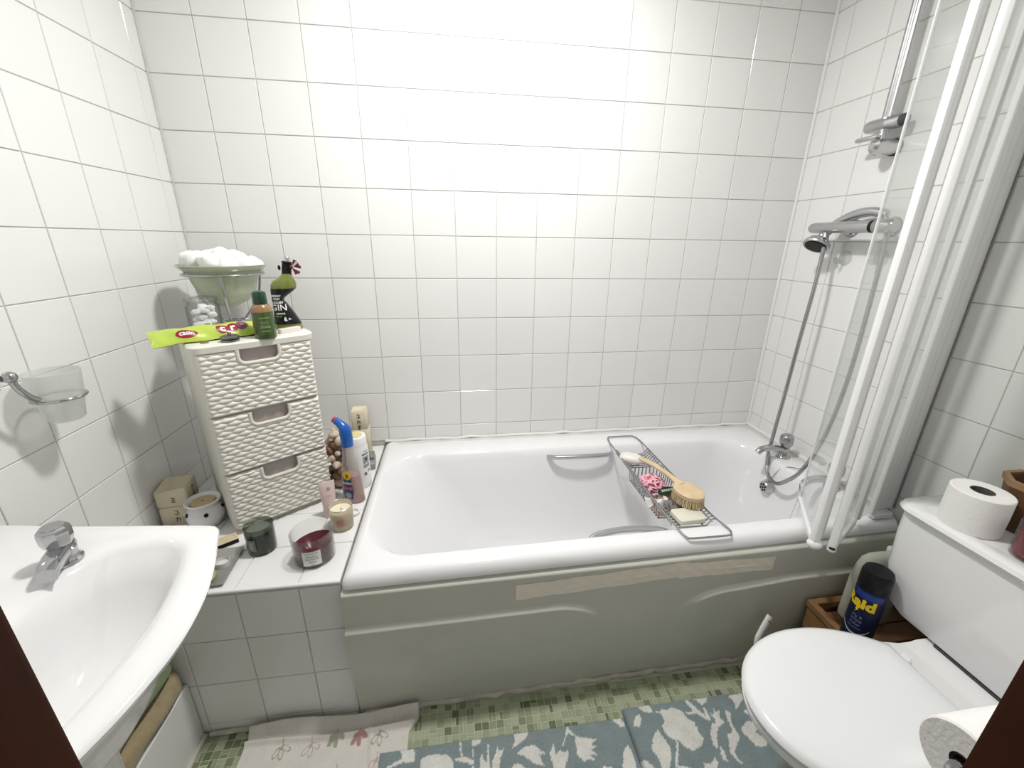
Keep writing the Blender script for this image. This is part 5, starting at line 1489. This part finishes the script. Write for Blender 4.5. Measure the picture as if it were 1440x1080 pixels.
from mathutils import noise as mnoise
TEALC, CREAMC = (.25, .315, .325), (.82, .81, .76)
RUGM = attr_mat('tufted_pile', rough=.95, bump=.9, bscale=330, sheen=.3, dist=.004)
def boxes(pl): return [(min(p[0] for p in q), max(p[0] for p in q), min(p[1] for p in q), max(p[1] for p in q)) for q in pl]
def rug(name, label, x0, x1, y0, y1, z0, h, polys, res=.0032, edge_fn=None, extra=(), hole=None):
    polys = polys + list(extra); bb = boxes(polys)
    nu, nv = int((x1 - x0) / res), int((y1 - y0) / res)
    vs, cols = [], []
    for j in range(nv + 1):
        for i in range(nu + 1):
            x = x0 + (x1 - x0) * i / nu; y = y0 + (y1 - y0) * j / nv
            d = min(x - x0, x1 - x, y - y0, y1 - y)
            nz = mnoise.noise((x * 160, y * 160, 0)); n2 = mnoise.noise((x * 420, y * 420, 3))
            jx, jy = x + .0022 * nz, y + .0022 * mnoise.noise((x * 160, y * 160, 7))
            inside_ = False
            for q, b in zip(polys, bb):
                if b[0] <= jx <= b[1] and b[2] <= jy <= b[3] and inpoly(jx, jy, q): inside_ = True; break
            c_ = CREAMC if inside_ else TEALC
            k = 1 + .14 * n2 + .10 * nz + .12 * mnoise.noise((x * 25, y * 25, 1))
            cols.append((c_[0] * k, c_[1] * k, c_[2] * k, 1))
            e = sqrt(max(0, 1 - max(0, 1 - d / .012) ** 2))
            z = z0 + h * (.12 + .88 * e) + (.0016 * n2 + .0014 * nz + (.0012 if inside_ else 0)) * e
            vs.append((x + (edge_fn(x, y) if edge_fn else 0), y, z))
    g = G(); fs = [(j * (nu + 1) + i, j * (nu + 1) + i + 1, (j + 1) * (nu + 1) + i + 1, (j + 1) * (nu + 1) + i) for j in range(nv) for i in range(nu)
                   if not (hole and hole(x0 + (x1 - x0) * (i + .5) / nu, y0 + (y1 - y0) * (j + .5) / nv))]
    g.add(vs, fs)
    n0 = len(vs)
    per = [i for i in range(nu + 1)] + [j * (nu + 1) + nu for j in range(1, nv + 1)] + [nv * (nu + 1) + i for i in range(nu - 1, -1, -1)] + [j * (nu + 1) for j in range(nv - 1, 0, -1)]
    g.add([(vs[i][0], vs[i][1], z0) for i in per], [])
    for k in range(len(per)):
        k2 = (k + 1) % len(per); g.f.append((per[k], n0 + k, n0 + k2, per[k2])); g.m.append(0)
    cols += [(*TEALC, 1)] * len(per)
    me = mesh(name, g, RUGM, fix=False, angle=180)
    a = me.color_attributes.new('dye', 'FLOAT_COLOR', 'POINT')
    a.data.foreach_set('color', [v for c_ in cols for v in c_])
    me.transform(Matrix.Translation((-(x0 + x1) / 2, -(y0 + y1) / 2, -z0)))
    o = obj(name, me, None, None, ((x0 + x1) / 2, (y0 + y1) / 2, z0))
    return tag(o, label, 'rug')
def blob(x, y, rx, ry, n=9, ph=0): return [(x + rx * (1 + .18 * sin(k * 2.1 + ph)) * cos(2 * pi * k / n), y + ry * (1 + .18 * cos(k * 1.7 + ph)) * sin(2 * pi * k / n)) for k in range(n)]
exA = [blob(.72 + .17 * i, -1.02 - .07 * (i % 2), .05, .03, ph=i) for i in range(4)] + [blob(.80 + .17 * i, -1.13 + .04 * (i % 2), .045, .03, ph=i + 3) for i in range(3)]
exB = [blob(1.45 + .16 * i, -1.08 - .05 * (i % 2), .05, .035, ph=i) for i in range(2)]
rug('bath_rug', 'long teal tufted rug with cream flowers, beside the beige mat', .667, 1.365, -1.22, -.872, .0012, .013, RUG_A, extra=exA)
rug('pedestal_rug', 'teal tufted rug with cream flowers under the front of toilet', 1.366, 1.672 + .21, -1.22, -.850, .0012, .019, RUG_B, extra=exB,
    hole=lambda x, y: x > 1.73 and abs(y - TY) < .08)

# beige mat with embroidered sprigs, its back edge rucked up against the ledge
MATM = attr_mat('woven_mat', rough=.95, bump=.6, bscale=420, sheen=.2)
BEI = (.74, .705, .65)
sprigs = [(.401, -.822, (.36, .37, .28), 0), (.478, -.826, (.50, .40, .36), 0), (.541, -.812, (.36, .38, .28), 1), (.604, -.816, (.42, .25, .23), 1), (.660, -.822, (.34, .35, .27), 0), (.662, -.884, (.52, .40, .35), 0), (.36, -.90, (.40, .40, .30), 1), (.45, -.91, (.45, .3, .28), 0), (.56, -.90, (.38, .38, .28), 0)]
LEAFS = [(-.010, -.016, -25), (.003, -.020, 8), (.013, -.007, 62)]
def mat_col(x, y):
    for sx, sy, c_, fill in sprigs:
        dx, dy = x - sx, y - sy
        if abs(dx) > .035 or abs(dy) > .04: continue
        if abs(dx - .002 * sin(dy * 200)) < .0010 and -.008 < dy < .016: return c_
        for lx, ly, an in LEAFS:
            a = radians(an); ex, ey = dx - lx, dy - ly
            u = ex * cos(a) + ey * sin(a); v = -ex * sin(a) + ey * cos(a)
            q = sqrt((u / .0062) ** 2 + (v / .0135) ** 2)
            if (fill and q < 1) or .78 < q < 1.08: return c_
    return None
mx0, mx1, my0, my1 = .300, .742, -1.06, -.772
nu, nv = 190, 124
vs, cols = [], []
for j in range(nv + 1):
    for i in range(nu + 1):
        u, v = i / nu, j / nv
        x = mx0 + (mx1 - mx0) * u; y = my0 + (my1 - my0) * v
        # rounded far right corner that flares out past the rest
        flare = .024 * sstep(-.835, -.790, y) * sstep(.66, .74, x)
        xx = x + flare
        back = -.765 - y
        fold = (.024 + .010 * sin(x * 17 + 1)) * sstep(-.800 - .008 * sin(x * 14), -.768, y)
        crease = .012 * exp(-((y + .812 + .006 * sin(x * 14)) / .007) ** 2) - .006 * exp(-((y + .799 + .008 * sin(x * 14)) / .005) ** 2)
        side = .004 * exp(-((x - .632 - .35 * max(0, -.80 - y) * .5) / .006) ** 2) * sstep(-.79, -.81, y)
        z = .0085 + fold + crease + side + .0012 * mnoise.noise((x * 40, y * 40, 2)) + .0005 * mnoise.noise((x * 500, y * 500, 2))
        vs.append((xx, y, z))
        c_ = mat_col(x, y)
        k = 1 + .06 * mnoise.noise((x * 300, y * 300, 5)) + .06 * mnoise.noise((x * 30, y * 30, 8))
        if c_ is None: c_ = BEI
        cols.append((c_[0] * k, c_[1] * k, c_[2] * k, 1))
g = G().add(vs, [(j * (nu + 1) + i, j * (nu + 1) + i + 1, (j + 1) * (nu + 1) + i + 1, (j + 1) * (nu + 1) + i) for j in range(nv) for i in range(nu)])
per = [i for i in range(nu + 1)] + [j * (nu + 1) + nu for j in range(1, nv + 1)] + [nv * (nu + 1) + i for i in range(nu - 1, -1, -1)] + [j * (nu + 1) for j in range(nv - 1, 0, -1)]
n0 = len(vs); g.add([(vs[i][0], vs[i][1], .0004) for i in per], [])
for k in range(len(per)): k2 = (k + 1) % len(per); g.f.append((per[k], n0 + k, n0 + k2, per[k2])); g.m.append(0)
cols += [(*BEI, 1)] * len(per)
me = mesh('bath_mat', g, MATM, fix=False, angle=180)
a = me.color_attributes.new('dye', 'FLOAT_COLOR', 'POINT'); a.data.foreach_set('color', [v for c_ in cols for v in c_])
me.transform(Matrix.Translation((-.52, .90, 0)))
tag(obj('bath_mat', me, None, None, (.52, -.90, 0.0)), 'beige woven mat with embroidered leaf sprigs, rucked against the ledge', 'bath mat')
